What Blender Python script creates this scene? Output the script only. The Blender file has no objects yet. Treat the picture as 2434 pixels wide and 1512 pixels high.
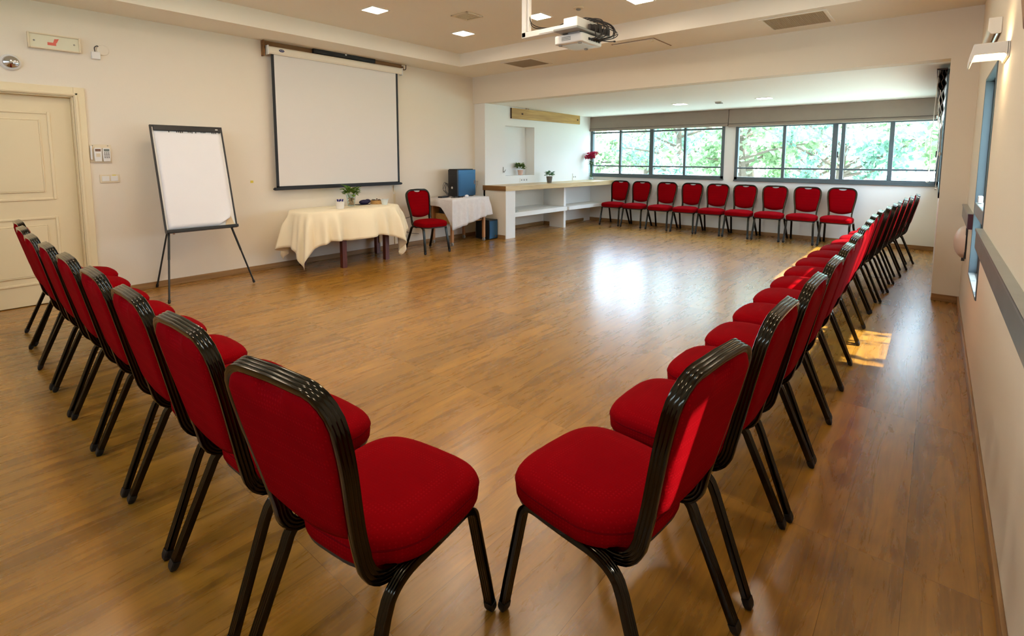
import bpy, bmesh, math, random
from mathutils import Vector, Matrix, noise
PI = math.pi
random.seed(7)
S = bpy.context.scene
C = S.collection

# ------------------------------------------------------------------ node helpers
def new_mat(name):
    m = bpy.data.materials.new(name); m.use_nodes = True
    nt = m.node_tree
    return m, nt, nt.nodes['Principled BSDF']

def lin(r, g, b):
    f = lambda c: (c / 255 / 12.92) if c / 255 <= 0.04045 else ((c / 255 + 0.055) / 1.055) ** 2.4
    return (f(r), f(g), f(b), 1)

def plain(name, rgb, rough=0.5, metal=0.0, spec=0.5, var=0.05, vscale=6.0, bump=0.0, bscale=60.0, **kw):
    """principled with gentle noise variation of colour and an optional bump"""
    m, nt, p = new_mat(name)
    col = lin(*rgb)
    tc = nt.nodes.new('ShaderNodeTexCoord')
    if var:
        n = nt.nodes.new('ShaderNodeTexNoise'); n.inputs['Scale'].default_value = vscale; n.inputs['Detail'].default_value = 4
        nt.links.new(tc.outputs['Object'], n.inputs['Vector'])
        r = nt.nodes.new('ShaderNodeMix'); r.data_type = 'RGBA'
        r.inputs[6].default_value = tuple(c * (1 - var) for c in col[:3]) + (1,)
        r.inputs[7].default_value = tuple(min(1, c * (1 + var)) for c in col[:3]) + (1,)
        nt.links.new(n.outputs['Fac'], r.inputs[0]); nt.links.new(r.outputs[2], p.inputs['Base Color'])
    else:
        p.inputs['Base Color'].default_value = col
    p.inputs['Roughness'].default_value = rough
    p.inputs['Metallic'].default_value = metal
    p.inputs['Specular IOR Level'].default_value = spec
    if bump:
        n2 = nt.nodes.new('ShaderNodeTexNoise'); n2.inputs['Scale'].default_value = bscale; n2.inputs['Detail'].default_value = 3
        nt.links.new(tc.outputs['Object'], n2.inputs['Vector'])
        b = nt.nodes.new('ShaderNodeBump'); b.inputs['Strength'].default_value = bump; b.inputs['Distance'].default_value = 0.01
        nt.links.new(n2.outputs['Fac'], b.inputs['Height']); nt.links.new(b.outputs['Normal'], p.inputs['Normal'])
    for k, v in kw.items():
        p.inputs[k.replace('_', ' ')].default_value = v
    return m

def emit(name, rgb, strength):
    m, nt, p = new_mat(name)
    p.inputs['Base Color'].default_value = (0.8, 0.8, 0.8, 1)
    p.inputs['Emission Color'].default_value = rgb + (1,)
    p.inputs['Emission Strength'].default_value = strength
    return m

def floor_mat():
    m, nt, p = new_mat('oak_laminate')
    L = nt.links.new; N = nt.nodes.new
    tc = N('ShaderNodeTexCoord'); sep = N('ShaderNodeSeparateXYZ'); com = N('ShaderNodeCombineXYZ')
    L(tc.outputs['Object'], sep.inputs[0]); L(sep.outputs['Y'], com.inputs['X']); L(sep.outputs['X'], com.inputs['Y'])
    br = N('ShaderNodeTexBrick'); br.offset = 0.37; br.offset_frequency = 1
    br.inputs['Scale'].default_value = 1; br.inputs['Brick Width'].default_value = 1.28; br.inputs['Row Height'].default_value = 0.192
    br.inputs['Mortar Size'].default_value = 0.0011; br.inputs['Mortar Smooth'].default_value = 0.6; br.inputs['Bias'].default_value = 0
    br.inputs['Color1'].default_value = (0, 0, 0, 1); br.inputs['Color2'].default_value = (1, 1, 1, 1); br.inputs['Mortar'].default_value = (0.5, 0.5, 0.5, 1)
    L(com.outputs[0], br.inputs['Vector'])
    # grain, shifted plank by plank
    bw = N('ShaderNodeVectorMath'); bw.operation = 'MULTIPLY_ADD'
    bw.inputs[1].default_value = (7.3, 3.1, 5.7)
    L(br.outputs['Color'], bw.inputs[0]); L(tc.outputs['Object'], bw.inputs[2])
    mp = N('ShaderNodeMapping'); mp.inputs['Scale'].default_value = (9, 1.1, 1); L(bw.outputs[0], mp.inputs['Vector'])
    g1 = N('ShaderNodeTexNoise'); g1.inputs['Scale'].default_value = 1.6; g1.inputs['Detail'].default_value = 9; g1.inputs['Roughness'].default_value = 0.62; g1.inputs['Distortion'].default_value = 0.9
    L(mp.outputs[0], g1.inputs['Vector'])
    mp2 = N('ShaderNodeMapping'); mp2.inputs['Scale'].default_value = (60, 2.5, 1); L(bw.outputs[0], mp2.inputs['Vector'])
    g2 = N('ShaderNodeTexNoise'); g2.inputs['Scale'].default_value = 1.5; g2.inputs['Detail'].default_value = 5; L(mp2.outputs[0], g2.inputs['Vector'])
    cr = N('ShaderNodeValToRGB'); e = cr.color_ramp.elements
    e[0].position = 0.27; e[0].color = lin(136, 93, 28)
    e[1].position = 0.74; e[1].color = lin(182, 131, 48)
    x = e.new(0.42); x.color = lin(152, 105, 33)
    x = e.new(0.55); x.color = lin(166, 117, 39)
    L(g1.outputs['Fac'], cr.inputs[0])
    mx = N('ShaderNodeMix'); mx.data_type = 'RGBA'; mx.blend_type = 'MULTIPLY'; mx.inputs[0].default_value = 0.5
    rr = N('ShaderNodeMapRange'); rr.inputs[1].default_value = 0.3; rr.inputs[2].default_value = 0.7; rr.inputs[3].default_value = 0.72; rr.inputs[4].default_value = 1.15
    L(g2.outputs['Fac'], rr.inputs[0]); L(cr.outputs[0], mx.inputs[6]); L(rr.outputs[0], mx.inputs[7])
    # tone per plank
    mx2 = N('ShaderNodeMix'); mx2.data_type = 'RGBA'; mx2.blend_type = 'MULTIPLY'; mx2.inputs[0].default_value = 1
    r3 = N('ShaderNodeMapRange'); r3.inputs[3].default_value = 0.86; r3.inputs[4].default_value = 1.1
    L(br.outputs['Color'], r3.inputs[0]); L(mx.outputs[2], mx2.inputs[6]); L(r3.outputs[0], mx2.inputs[7])
    mx3 = N('ShaderNodeMix'); mx3.data_type = 'RGBA'; mx3.blend_type = 'MULTIPLY'
    mx3.inputs[7].default_value = (0.45, 0.38, 0.3, 1)
    L(br.outputs['Fac'], mx3.inputs[0]); L(mx2.outputs[2], mx3.inputs[6])
    L(mx3.outputs[2], p.inputs['Base Color'])
    r4 = N('ShaderNodeMapRange'); r4.inputs[3].default_value = 0.26; r4.inputs[4].default_value = 0.29
    L(g1.outputs['Fac'], r4.inputs[0]); L(r4.outputs[0], p.inputs['Roughness'])
    p.inputs['Specular IOR Level'].default_value = 0.9; p.inputs['Coat Weight'].default_value = 0.28; p.inputs['Coat Roughness'].default_value = 0.22
    return m

def wood_mat(name, c1, c2, axis='Y', rough=0.45, scale=1.0, knots=0):
    m, nt, p = new_mat(name); L = nt.links.new; N = nt.nodes.new
    tc = N('ShaderNodeTexCoord'); mp = N('ShaderNodeMapping')
    sc = {'X': (1.2, 14, 14), 'Y': (14, 1.2, 14), 'Z': (14, 14, 1.2)}[axis]
    mp.inputs['Scale'].default_value = tuple(s * scale for s in sc); L(tc.outputs['Object'], mp.inputs['Vector'])
    n = N('ShaderNodeTexNoise'); n.inputs['Scale'].default_value = 1.5; n.inputs['Detail'].default_value = 7; n.inputs['Distortion'].default_value = 0.7
    L(mp.outputs[0], n.inputs['Vector'])
    cr = N('ShaderNodeValToRGB'); cr.color_ramp.elements[0].position = 0.3; cr.color_ramp.elements[1].position = 0.7
    cr.color_ramp.elements[0].color = lin(*c1); cr.color_ramp.elements[1].color = lin(*c2)
    L(n.outputs['Fac'], cr.inputs[0]); L(cr.outputs[0], p.inputs['Base Color'])
    p.inputs['Roughness'].default_value = rough
    return m

def velvet_mat(name, rgb, dots=True):
    m, nt, p = new_mat(name); L = nt.links.new; N = nt.nodes.new
    tc = N('ShaderNodeTexCoord')
    n = N('ShaderNodeTexNoise'); n.inputs['Scale'].default_value = 5; n.inputs['Detail'].default_value = 5; L(tc.outputs['Object'], n.inputs['Vector'])
    c = lin(*rgb)
    mx = N('ShaderNodeMix'); mx.data_type = 'RGBA'
    mx.inputs[6].default_value = (c[0] * 0.78, c[1] * 0.7, c[2] * 0.72, 1); mx.inputs[7].default_value = (c[0] * 1.2, c[1] * 1.1, c[2] * 1.1, 1)
    L(n.outputs['Fac'], mx.inputs[0])
    vo = N('ShaderNodeTexVoronoi'); vo.inputs['Scale'].default_value = 95; vo.inputs['Randomness'].default_value = 0.0; L(tc.outputs['Object'], vo.inputs['Vector'])
    lt = N('ShaderNodeMath'); lt.operation = 'LESS_THAN'; lt.inputs[1].default_value = 0.26; L(vo.outputs['Distance'], lt.inputs[0])
    mx2 = N('ShaderNodeMix'); mx2.data_type = 'RGBA'; mx2.inputs[7].default_value = (c[0] * 1.55, c[1] * 2.0 + 0.004, c[2] * 1.6 + 0.004, 1)
    fm = N('ShaderNodeMath'); fm.operation = 'MULTIPLY'; fm.inputs[1].default_value = 0.38
    L(lt.outputs[0], fm.inputs[0]); L(fm.outputs[0], mx2.inputs[0]); L(mx.outputs[2], mx2.inputs[6]); L(mx2.outputs[2], p.inputs['Base Color'])
    p.inputs['Roughness'].default_value = 0.9; p.inputs['Specular IOR Level'].default_value = 0.03
    p.inputs['Sheen Weight'].default_value = 0.0; p.inputs['Sheen Roughness'].default_value = 0.35; p.inputs['Sheen Tint'].default_value = (1, 0.25, 0.3, 1)
    b = N('ShaderNodeBump'); b.inputs['Strength'].default_value = 0.35; b.inputs['Distance'].default_value = 0.002
    L(vo.outputs['Distance'], b.inputs['Height']); L(b.outputs['Normal'], p.inputs['Normal'])
    return m

def glass_mat(name, tint=(0.97, 0.99, 0.98), gloss=0.06):
    """thin pane / thin glassware: mostly see-through, a bit of mirror"""
    m = bpy.data.materials.new(name); m.use_nodes = True; nt = m.node_tree
    for n in list(nt.nodes): nt.nodes.remove(n)
    o = nt.nodes.new('ShaderNodeOutputMaterial'); mix = nt.nodes.new('ShaderNodeMixShader')
    t = nt.nodes.new('ShaderNodeBsdfTransparent'); g = nt.nodes.new('ShaderNodeBsdfGlossy'); ge = nt.nodes.new('ShaderNodeNewGeometry')
    def mth(op, a, b):
        n = nt.nodes.new('ShaderNodeMath'); n.operation = op
        for i, v in enumerate((a, b)):
            if v is None: continue
            if isinstance(v, (int, float)): n.inputs[i].default_value = v
            else: nt.links.new(v, n.inputs[i])
        return n
    dt = nt.nodes.new('ShaderNodeVectorMath'); dt.operation = 'DOT_PRODUCT'
    nt.links.new(ge.outputs['Normal'], dt.inputs[0]); nt.links.new(ge.outputs['Incoming'], dt.inputs[1])
    k = mth('SUBTRACT', 1.0, mth('ABSOLUTE', dt.outputs['Value'], None).outputs[0])
    fr = mth('MULTIPLY_ADD', mth('POWER', k.outputs[0], 5.0).outputs[0], 0.8); fr.inputs[2].default_value = 0.03
    t.inputs[0].default_value = tint + (1,); g.inputs['Roughness'].default_value = 0.03
    nt.links.new(fr.outputs[0], mix.inputs[0]); nt.links.new(t.outputs[0], mix.inputs[1]); nt.links.new(g.outputs[0], mix.inputs[2])
    nt.links.new(mix.outputs[0], o.inputs[0])
    return m

def leaf_mat(name, c1, c2):
    m, nt, p = new_mat(name); L = nt.links.new; N = nt.nodes.new
    g = N('ShaderNodeNewGeometry'); cr = N('ShaderNodeMix'); cr.data_type = 'RGBA'
    cr.inputs[6].default_value = lin(*c1); cr.inputs[7].default_value = lin(*c2)
    L(g.outputs['Random Per Island'], cr.inputs[0])
    p.inputs['Roughness'].default_value = 0.6
    L(cr.outputs[2], p.inputs['Base Color'])
    tr = N('ShaderNodeBsdfTranslucent'); L(cr.outputs[2], tr.inputs[0])
    mx = N('ShaderNodeMixShader'); mx.inputs[0].default_value = 0.45
    o = nt.nodes['Material Output']
    L(p.outputs[0], mx.inputs[1]); L(tr.outputs[0], mx.inputs[2]); L(mx.outputs[0], o.inputs[0])
    return m

M = {}
M['wall'] = plain('cream_wall_paint', (234, 224, 206), 0.75, var=0.02, vscale=1.5, bump=0.05, bscale=90)
M['wall_white'] = plain('white_wall_paint', (238, 238, 234), 0.72, var=0.015, vscale=1.5, bump=0.05, bscale=90)
M['ceiling'] = plain('ceiling_paint', (243, 236, 222), 0.8, var=0.015, vscale=1.2)
M['ceil_white'] = plain('alcove_ceiling_paint', (246, 247, 242), 0.8, var=0.015, vscale=1.2)
M['floor'] = floor_mat()
M['base'] = wood_mat('baseboard_oak', (128, 94, 55), (168, 128, 80), 'Y', 0.4)
M['base_x'] = wood_mat('baseboard_oak_cross', (128, 94, 55), (168, 128, 80), 'X', 0.4)
M['door'] = plain('cream_door_enamel', (236, 220, 182), 0.42, var=0.02, vscale=3)
M['frame_grey'] = plain('grey_window_aluminium', (92, 104, 108), 0.4, 0.35, var=0.04)
M['frame_edge'] = plain('pale_window_aluminium', (150, 158, 160), 0.38, 0.5, var=0.04)
M['glass'] = glass_mat('window_glass')
M['vase_glass'] = glass_mat('vase_glass', (0.9, 0.95, 0.95))
M['blind'] = plain('taupe_blind_fabric', (152, 137, 124), 0.85, var=0.05, vscale=14, bump=0.15, bscale=220)
M['blind_dark'] = plain('dark_brown_blind_fabric', (66, 50, 42), 0.85, var=0.06, vscale=14)
M['blind_lining'] = plain('white_blind_lining', (232, 232, 226), 0.85, var=0.05, vscale=20)
M['cord_white'] = plain('white_cord', (228, 226, 216), 0.7, var=0)
M['velvet'] = velvet_mat('red_dotted_velvet', (132, 1, 10))
M['piping'] = plain('red_piping', (104, 2, 11), 0.9, spec=0.03, var=0.03)
M['tube'] = plain('black_gloss_tube', (54, 51, 45), 0.13, 1.0, var=0.06, vscale=25)
M['rubber'] = plain('black_rubber', (12, 11, 11), 0.6, var=0.05)
M['pan'] = plain('black_seat_pan', (26, 25, 24), 0.45, var=0.05)
M['lamp'] = emit('warm_downlight', (1.0, 0.84, 0.64), 48.0)
M['lamp_cool'] = emit('alcove_downlight', (1.0, 0.96, 0.90), 26.0)
M['sconce_lamp'] = emit('sconce_glow', (1.0, 0.74, 0.42), 16.0)
M['white_plastic'] = plain('white_plastic', (236, 234, 228), 0.4, var=0.02)
M['cream_plastic'] = plain('cream_plastic', (228, 214, 184), 0.42, var=0.03)
M['grey_plastic'] = plain('grey_plastic', (150, 148, 142), 0.5, var=0.03)
M['dark_plastic'] = plain('dark_plastic', (38, 38, 40), 0.4, var=0.04)
M['black'] = plain('black_satin', (18, 20, 23), 0.38, var=0.06)
M['cable'] = plain('dark_cable', (30, 24, 20), 0.5, var=0.05)
M['vent'] = plain('vent_mesh', (178, 160, 132), 0.6, var=0.08, vscale=60, bump=0.5, bscale=200)
M['screen'] = plain('matte_screen_vinyl', (226, 222, 216), 0.85, var=0.012, vscale=2)
M['screen_black'] = plain('screen_black_border', (22, 24, 26), 0.6, var=0.04)
M['casing'] = plain('screen_casing_white', (234, 224, 204), 0.45, var=0.02)
M['board_wood'] = wood_mat('screen_board_wood', (96, 62, 26), (150, 104, 52), 'Y', 0.5)
M['pine'] = wood_mat('pine_plank', (170, 128, 66), (206, 166, 98), 'Y', 0.5, 0.8)
M['pine_end'] = plain('dark_plank_end', (80, 56, 26), 0.7, var=0.1, vscale=30)
M['logo_blue'] = plain('navy_logo', (28, 30, 92), 0.5, var=0)
M['paper'] = plain('flipchart_paper', (240, 239, 240), 0.8, var=0.01)
M['paper_tan'] = plain('paper_underside', (222, 196, 156), 0.8, var=0.03)
M['cloth_cream'] = plain('cream_tablecloth', (248, 234, 200), 0.75, var=0.03, vscale=4, bump=0.08, bscale=300, Sheen_Weight=0.15)
M['cloth_lace'] = plain('white_damask', (226, 222, 220), 0.72, var=0.1, vscale=22, bump=0.35, bscale=45, Sheen_Weight=0.1)
M['mahogany'] = wood_mat('mahogany_leg', (70, 26, 14), (116, 52, 30), 'Z', 0.35)
M['beech'] = wood_mat('beech_leg', (156, 104, 62), (190, 138, 90), 'Z', 0.45)
M['oak_x'] = wood_mat('oak_drawer', (160, 116, 56), (194, 148, 82), 'Y', 0.45)
M['counter_wood'] = wood_mat('counter_wood_top', (196, 168, 118), (222, 198, 150), 'Y', 0.35, 0.7)
M['counter_end'] = wood_mat('counter_wood_end', (118, 82, 40), (152, 108, 56), 'X', 0.5, 0.8)
M['pc_side'] = plain('blue_grey_steel', (52, 92, 122), 0.32, 0.6, var=0.03)
M['pc_front'] = plain('pc_front_black', (24, 25, 28), 0.35, var=0.05)
M['chrome'] = plain('chrome', (200, 200, 200), 0.12, 1.0, var=0)
M['leaf'] = leaf_mat('house_plant_leaf', (70, 112, 34), (128, 160, 62))
M['leaf_cool'] = leaf_mat('succulent_leaf', (64, 118, 74), (150, 190, 150))
M['flower'] = leaf_mat('red_petal', (160, 14, 48), (206, 40, 84))
M['flower_white'] = leaf_mat('white_petal', (236, 232, 200), (250, 246, 226))
M['pot_pink'] = plain('blush_pot', (214, 178, 160), 0.6, var=0.05)
M['pot_dark'] = plain('grey_brown_pot', (98, 90, 80), 0.6, var=0.06)
M['soil'] = plain('potting_soil', (44, 32, 24), 0.95, var=0.2, vscale=60)
M['stem'] = plain('green_stem', (72, 108, 52), 0.6, var=0.08)
M['pebble'] = plain('warm_pebbles', (196, 152, 116), 0.5, var=0.3, vscale=70)
M['blue_ink'] = plain('blue_marker', (34, 32, 120), 0.45, var=0.03)
M['navy'] = plain('navy_pouch', (26, 22, 66), 0.6, var=0.12, vscale=40)
M['light_wood'] = wood_mat('light_wood_rim', (168, 124, 66), (204, 160, 98), 'X', 0.5)
M['ceramic_blue'] = plain('pale_blue_white_pot', (222, 232, 234), 0.35, var=0.02)
M['foil'] = plain('crumpled_clear_film', (206, 220, 222), 0.2, 0.3, var=0.2, vscale=40)
M['red_sign'] = plain('faded_red_print', (226, 110, 92), 0.6, var=0.1, vscale=40)
M['sign_panel'] = plain('sign_diffuser', (226, 222, 196), 0.4, var=0.03)
M['steel'] = plain('brushed_steel_rail', (150, 156, 156), 0.32, 0.35, var=0.16, vscale=9)
M['rail_back'] = plain('grey_rail_board', (128, 134, 132), 0.35, 0.25, var=0.18, vscale=7)
M['maroon'] = plain('maroon_rail_end', (66, 22, 40), 0.5, var=0.05)
M['ceramic'] = plain('brown_ceramic', (164, 132, 102), 0.65, var=0.22, vscale=30, bump=0.3, bscale=40)
M['pearl'] = plain('pearl_white_plastic', (226, 204, 190), 0.35, var=0.03)
M['lcd'] = plain('grey_lcd', (120, 128, 122), 0.3, var=0.02)
M['brown_lcd'] = plain('brown_lcd', (128, 98, 78), 0.3, var=0.02)
M['bark'] = plain('tree_bark', (96, 84, 70), 0.9, var=0.2, vscale=12, bump=0.6, bscale=20)
M['tree_leaf'] = leaf_mat('tree_leaf', (104, 134, 92), (176, 198, 150))
M['tree_leaf_b'] = leaf_mat('tree_leaf_cool', (100, 142, 122), (172, 204, 180))
M['lawn'] = plain('pale_dry_ground', (186, 200, 186), 0.95, var=0.2, vscale=2)
M['yellow'] = plain('yellow_sticker', (226, 206, 80), 0.6, var=0)

# ------------------------------------------------------------------ mesh helpers
class MB:
    def __init__(s): s.v = []; s.f = []; s.mi = []; s.cur = 0
    def add(s, vs, fs):
        b = len(s.v); s.v.extend([tuple(v) for v in vs]); s.f.extend([tuple(i + b for i in f) for f in fs]); s.mi.extend([s.cur] * len(fs)); return s
    def box(s, x0, x1, y0, y1, z0, z1, mat=None):
        if x0 > x1: x0, x1 = x1, x0
        if y0 > y1: y0, y1 = y1, y0
        if z0 > z1: z0, z1 = z1, z0
        vs = [(x0, y0, z0), (x1, y0, z0), (x1, y1, z0), (x0, y1, z0), (x0, y0, z1), (x1, y0, z1), (x1, y1, z1), (x0, y1, z1)]
        if mat is not None: vs = [mat @ Vector(v) for v in vs]
        return s.add(vs, [(0, 3, 2, 1), (4, 5, 6, 7), (0, 1, 5, 4), (1, 2, 6, 5), (2, 3, 7, 6), (3, 0, 4, 7)])
    def prism(s, poly, h0, h1, axis='z'):
        """polygon of 2-D points swept along an axis"""
        mk = {'z': lambda a, b, h: (a, b, h), 'y': lambda a, b, h: (a, h, b), 'x': lambda a, b, h: (h, a, b)}[axis]
        n = len(poly)
        vs = [mk(a, b, h0) for a, b in poly] + [mk(a, b, h1) for a, b in poly]
        fs = [tuple(range(n - 1, -1, -1)), tuple(range(n, 2 * n))] + [(i, (i + 1) % n, n + (i + 1) % n, n + i) for i in range(n)]
        return s.add(vs, fs)
    def tube(s, pts, r, n=8, cap=True):
        pts = [Vector(p) for p in pts]; rs = r if isinstance(r, (list, tuple)) else [r] * len(pts)
        T = [(pts[min(i + 1, len(pts) - 1)] - pts[max(i - 1, 0)]).normalized() for i in range(len(pts))]
        u = T[0].orthogonal().normalized(); vs = []
        for i, p in enumerate(pts):
            u = (u - T[i] * u.dot(T[i])).normalized(); w = T[i].cross(u)
            for k in range(n):
                a = 2 * PI * k / n; vs.append(p + (u * math.cos(a) + w * math.sin(a)) * rs[i])
        fs = []
        for i in range(len(pts) - 1):
            for k in range(n):
                fs.append((i * n + k, i * n + (k + 1) % n, (i + 1) * n + (k + 1) % n, (i + 1) * n + k))
        if cap: fs += [tuple(range(n - 1, -1, -1)), tuple((len(pts) - 1) * n + k for k in range(n))]
        return s.add(vs, fs)
    def lathe(s, prof, c=(0, 0, 0), n=24, mat=None):
        vs = []; fs = []
        for r, z in prof:
            for k in range(n):
                a = 2 * PI * k / n; v = Vector((r * math.cos(a), r * math.sin(a), z))
                if mat is not None: v = mat @ v
                vs.append(v + Vector(c))
        for i in range(len(prof) - 1):
            for k in range(n):
                fs.append((i * n + k, i * n + (k + 1) % n, (i + 1) * n + (k + 1) % n, (i + 1) * n + k))
        if prof[0][0] > 1e-5: fs.append(tuple(range(n - 1, -1, -1)))
        if prof[-1][0] > 1e-5: fs.append(tuple((len(prof) - 1) * n + k for k in range(n)))
        return s.add(vs, fs)
    def ball(s, c, r, nu=12, nv=8, sc=(1, 1, 1)):
        prof = [(r * math.sin(PI * j / nv) if 0 < j < nv else 1e-6, -r * math.cos(PI * j / nv)) for j in range(nv + 1)]
        m = Matrix.Diagonal((sc[0], sc[1], sc[2])).to_4x4()
        return s.lathe(prof, c, nu, m)
    def grid(s, nu, nv, fn, wrap=False):
        vs = [fn(i, j) for j in range(nv) for i in range(nu)]; fs = []
        for j in range(nv - 1):
            for i in range(nu if wrap else nu - 1):
                fs.append((j * nu + i, j * nu + (i + 1) % nu, (j + 1) * nu + (i + 1) % nu, (j + 1) * nu + i))
        return s.add(vs, fs)
    def sweep(s, pts, a0, prof, cap=True, ripple=None):
        """profile [(a,b)] swept with parallel transport; a0 = first direction of the a axis"""
        pts = [Vector(p) for p in pts]; n = len(prof)
        T = [(pts[min(i + 1, len(pts) - 1)] - pts[max(i - 1, 0)]).normalized() for i in range(len(pts))]
        a = Vector(a0); vs = []
        for i, p in enumerate(pts):
            a = (a - T[i] * a.dot(T[i])).normalized(); b = T[i].cross(a); k = ripple[i] if ripple else 1
            for pa, pb in prof: vs.append(p + a * pa * k + b * pb * k)
        fs = []
        for i in range(len(pts) - 1):
            for k in range(n):
                fs.append((i * n + k, i * n + (k + 1) % n, (i + 1) * n + (k + 1) % n, (i + 1) * n + k))
        if cap: fs += [tuple(range(n - 1, -1, -1)), tuple((len(pts) - 1) * n + k for k in range(n))]
        return s.add(vs, fs)
    def obj(s, name, mat, parent=None, smooth=False, bevel=0, loc=None, rotz=0, solid=0, subsurf=0, kind=None, autosm=35):
        me = bpy.data.meshes.new(name); me.from_pydata(s.v, [], s.f)
        for m_ in (mat if isinstance(mat, (list, tuple)) else [mat]): me.materials.append(m_)
        if isinstance(mat, (list, tuple)): me.polygons.foreach_set('material_index', s.mi)
        bm = bmesh.new(); bm.from_mesh(me); bmesh.ops.recalc_face_normals(bm, faces=bm.faces[:])
        if smooth:
            for f in bm.faces: f.smooth = True
            for e in bm.edges:
                if len(e.link_faces) == 2 and e.calc_face_angle(0) > math.radians(autosm): e.smooth = False
        bm.to_mesh(me); bm.free(); me.update()
        o = bpy.data.objects.new(name, me); C.objects.link(o)
        if parent: o.parent = parent
        if loc: o.location = loc
        o.rotation_euler.z = rotz
        if solid:
            d = o.modifiers.new('solid', 'SOLIDIFY'); d.thickness = solid; d.offset = 0
        if bevel:
            d = o.modifiers.new('bevel', 'BEVEL'); d.width = bevel; d.segments = 2; d.limit_method = 'ANGLE'
        if subsurf:
            d = o.modifiers.new('sub', 'SUBSURF'); d.levels = subsurf; d.render_levels = subsurf
        if kind: o['kind'] = kind
        return o

def tag(o, label, cat, group=None):
    o['label'] = label; o['category'] = cat
    if group: o['group'] = group
    return o
def thing(name, label, cat, loc=(0, 0, 0), rotz=0, group=None):
    o = bpy.data.objects.new(name, None); C.objects.link(o); o.empty_display_size = 0.1
    o.location = loc; o.rotation_euler.z = rotz
    return tag(o, label, cat, group)
def copy_tree(o, parent=None):
    c = o.copy(); C.objects.link(c)
    if parent: c.parent = parent
    for ch in KIDS.get(o.name, []): copy_tree(ch, c)
    return c
KIDS = {}
def index_kids(o):
    KIDS[o.name] = [c for c in bpy.data.objects if c.parent == o]
    for c in KIDS[o.name]: index_kids(c)
def bez(p0, p1, p2, n):
    p0, p1, p2 = Vector(p0), Vector(p1), Vector(p2)
    return [p0 * (1 - t) ** 2 + p1 * 2 * t * (1 - t) + p2 * t * t for t in (i / n for i in range(n + 1))]
def loopcurve(pts, n=8):
    """Catmull-Rom through points"""
    P = [Vector(p) for p in pts]; P = [P[0] * 2 - P[1]] + P + [P[-1] * 2 - P[-2]]; out = []
    for i in range(1, len(P) - 2):
        for k in range(n):
            t = k / n
            out.append(0.5 * ((2 * P[i]) + (P[i + 1] - P[i - 1]) * t + (2 * P[i - 1] - 5 * P[i] + 4 * P[i + 1] - P[i + 2]) * t * t + (3 * P[i] - P[i - 1] - 3 * P[i + 1] + P[i + 2]) * t ** 3))
    out.append(P[-2]); return out

# ------------------------------------------------------------------ room constants (metres; camera above the origin)
XL, XR = -6.39, 0.237         # screen wall, right wall
YB, YW, YN = 6.49, 9.92, -1.3  # beam face, window wall, near wall
XA = 0.03                     # right wall of the alcove
ZS, ZC, ZL = 2.821, 3.018, 2.36
YP = 6.53                     # face of the left pier

# ------------------------------------------------------------------ camera
F_PX, CX, CY = 1195.7, 1217.0, 495.17
yaw, pitch, roll = map(math.radians, (40.1508, -5.676, 0.0867))
fw = Vector((-math.sin(yaw) * math.cos(pitch), math.cos(yaw) * math.cos(pitch), math.sin(pitch)))
rt = Vector((math.cos(yaw), math.sin(yaw), 0)); up = rt.cross(fw)
r2 = rt * math.cos(roll) + up * math.sin(roll); u2 = -rt * math.sin(roll) + up * math.cos(roll)
cam = bpy.data.objects.new('camera', bpy.data.cameras.new('camera')); C.objects.link(cam)
cam.matrix_world = Matrix(((r2.x, u2.x, -fw.x, 0), (r2.y, u2.y, -fw.y, 0), (r2.z, u2.z, -fw.z, 1.40), (0, 0, 0, 1)))
cam.data.sensor_width = 36; cam.data.lens = F_PX / 2434 * 36
cam.data.shift_y = (CY - 756) / 2434; cam.data.clip_start = 0.02
S.camera = cam

# ------------------------------------------------------------------ room shell
def st(mb, name, mat, **k): return mb.obj(name, mat, kind='structure', **k)
st(MB().box(-6.7, 0.6, -1.5, 10.12, -0.12, 0), 'floor', M['floor'])
# left wall with the door opening
w = MB(); DY0, DY1, DZ = 0.12, 1.035, 1.985
w.box(XL - 0.2, XL, YN - 0.2, DY0, 0, 3.2); w.box(XL - 0.2, XL, DY0, DY1, DZ, 3.2); w.box(XL - 0.2, XL, DY1, YW + 0.2, 0, 3.2)
w.box(XL - 0.26, XL - 0.2, DY0 - 0.1, DY1 + 0.1, 0, 2.2)
st(w, 'wall_left', M['wall'])
# right wall with window openings
RW0, RW1, RZ0, RZ1 = 4.22, 5.185, 0.515, 1.99
SW0, SW1, SZ0, SZ1 = 1.25, 1.435, 1.34, 1.86
NW0, NW1, NZ6, NZ7 = -5.2, -0.4, 2.0, 2.52
w = MB(); x0, x1 = XR, XR + 0.2
w.box(x0, x1, YN - 0.2, SW0, 0, 3.2); w.box(x0, x1, SW0, SW1, 0, SZ0); w.box(x0, x1, SW0, SW1, SZ1, 3.2)
w.box(x0, x1, SW1, RW0, 0, 3.2); w.box(x0, x1, RW0, RW1, 0, RZ0); w.box(x0, x1, RW0, RW1, RZ1, 3.2); w.box(x0, x1, RW1, 6.46, 0, 3.2); w.box(x0, x1, 6.46, 6.7, 2.45, 3.2)
st(w, 'wall_right', M['wall'])
# alcove right wall, its near end is the pier
AW0, AW1, AZ0, AZ1 = 6.75, 9.8, 1.0, 2.3
w = MB(); x0, x1 = XA, XR + 0.2
w.box(x0, x1, 6.46, AW0, 0, 2.45); w.box(x0, x1, AW0, AW1, 0, AZ0); w.box(x0, x1, AW0, AW1, AZ1, 2.45); w.box(x0, x1, AW1, YW + 0.2, 0, 2.45)
st(w, 'wall_alcove_right', M['wall'])
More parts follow.
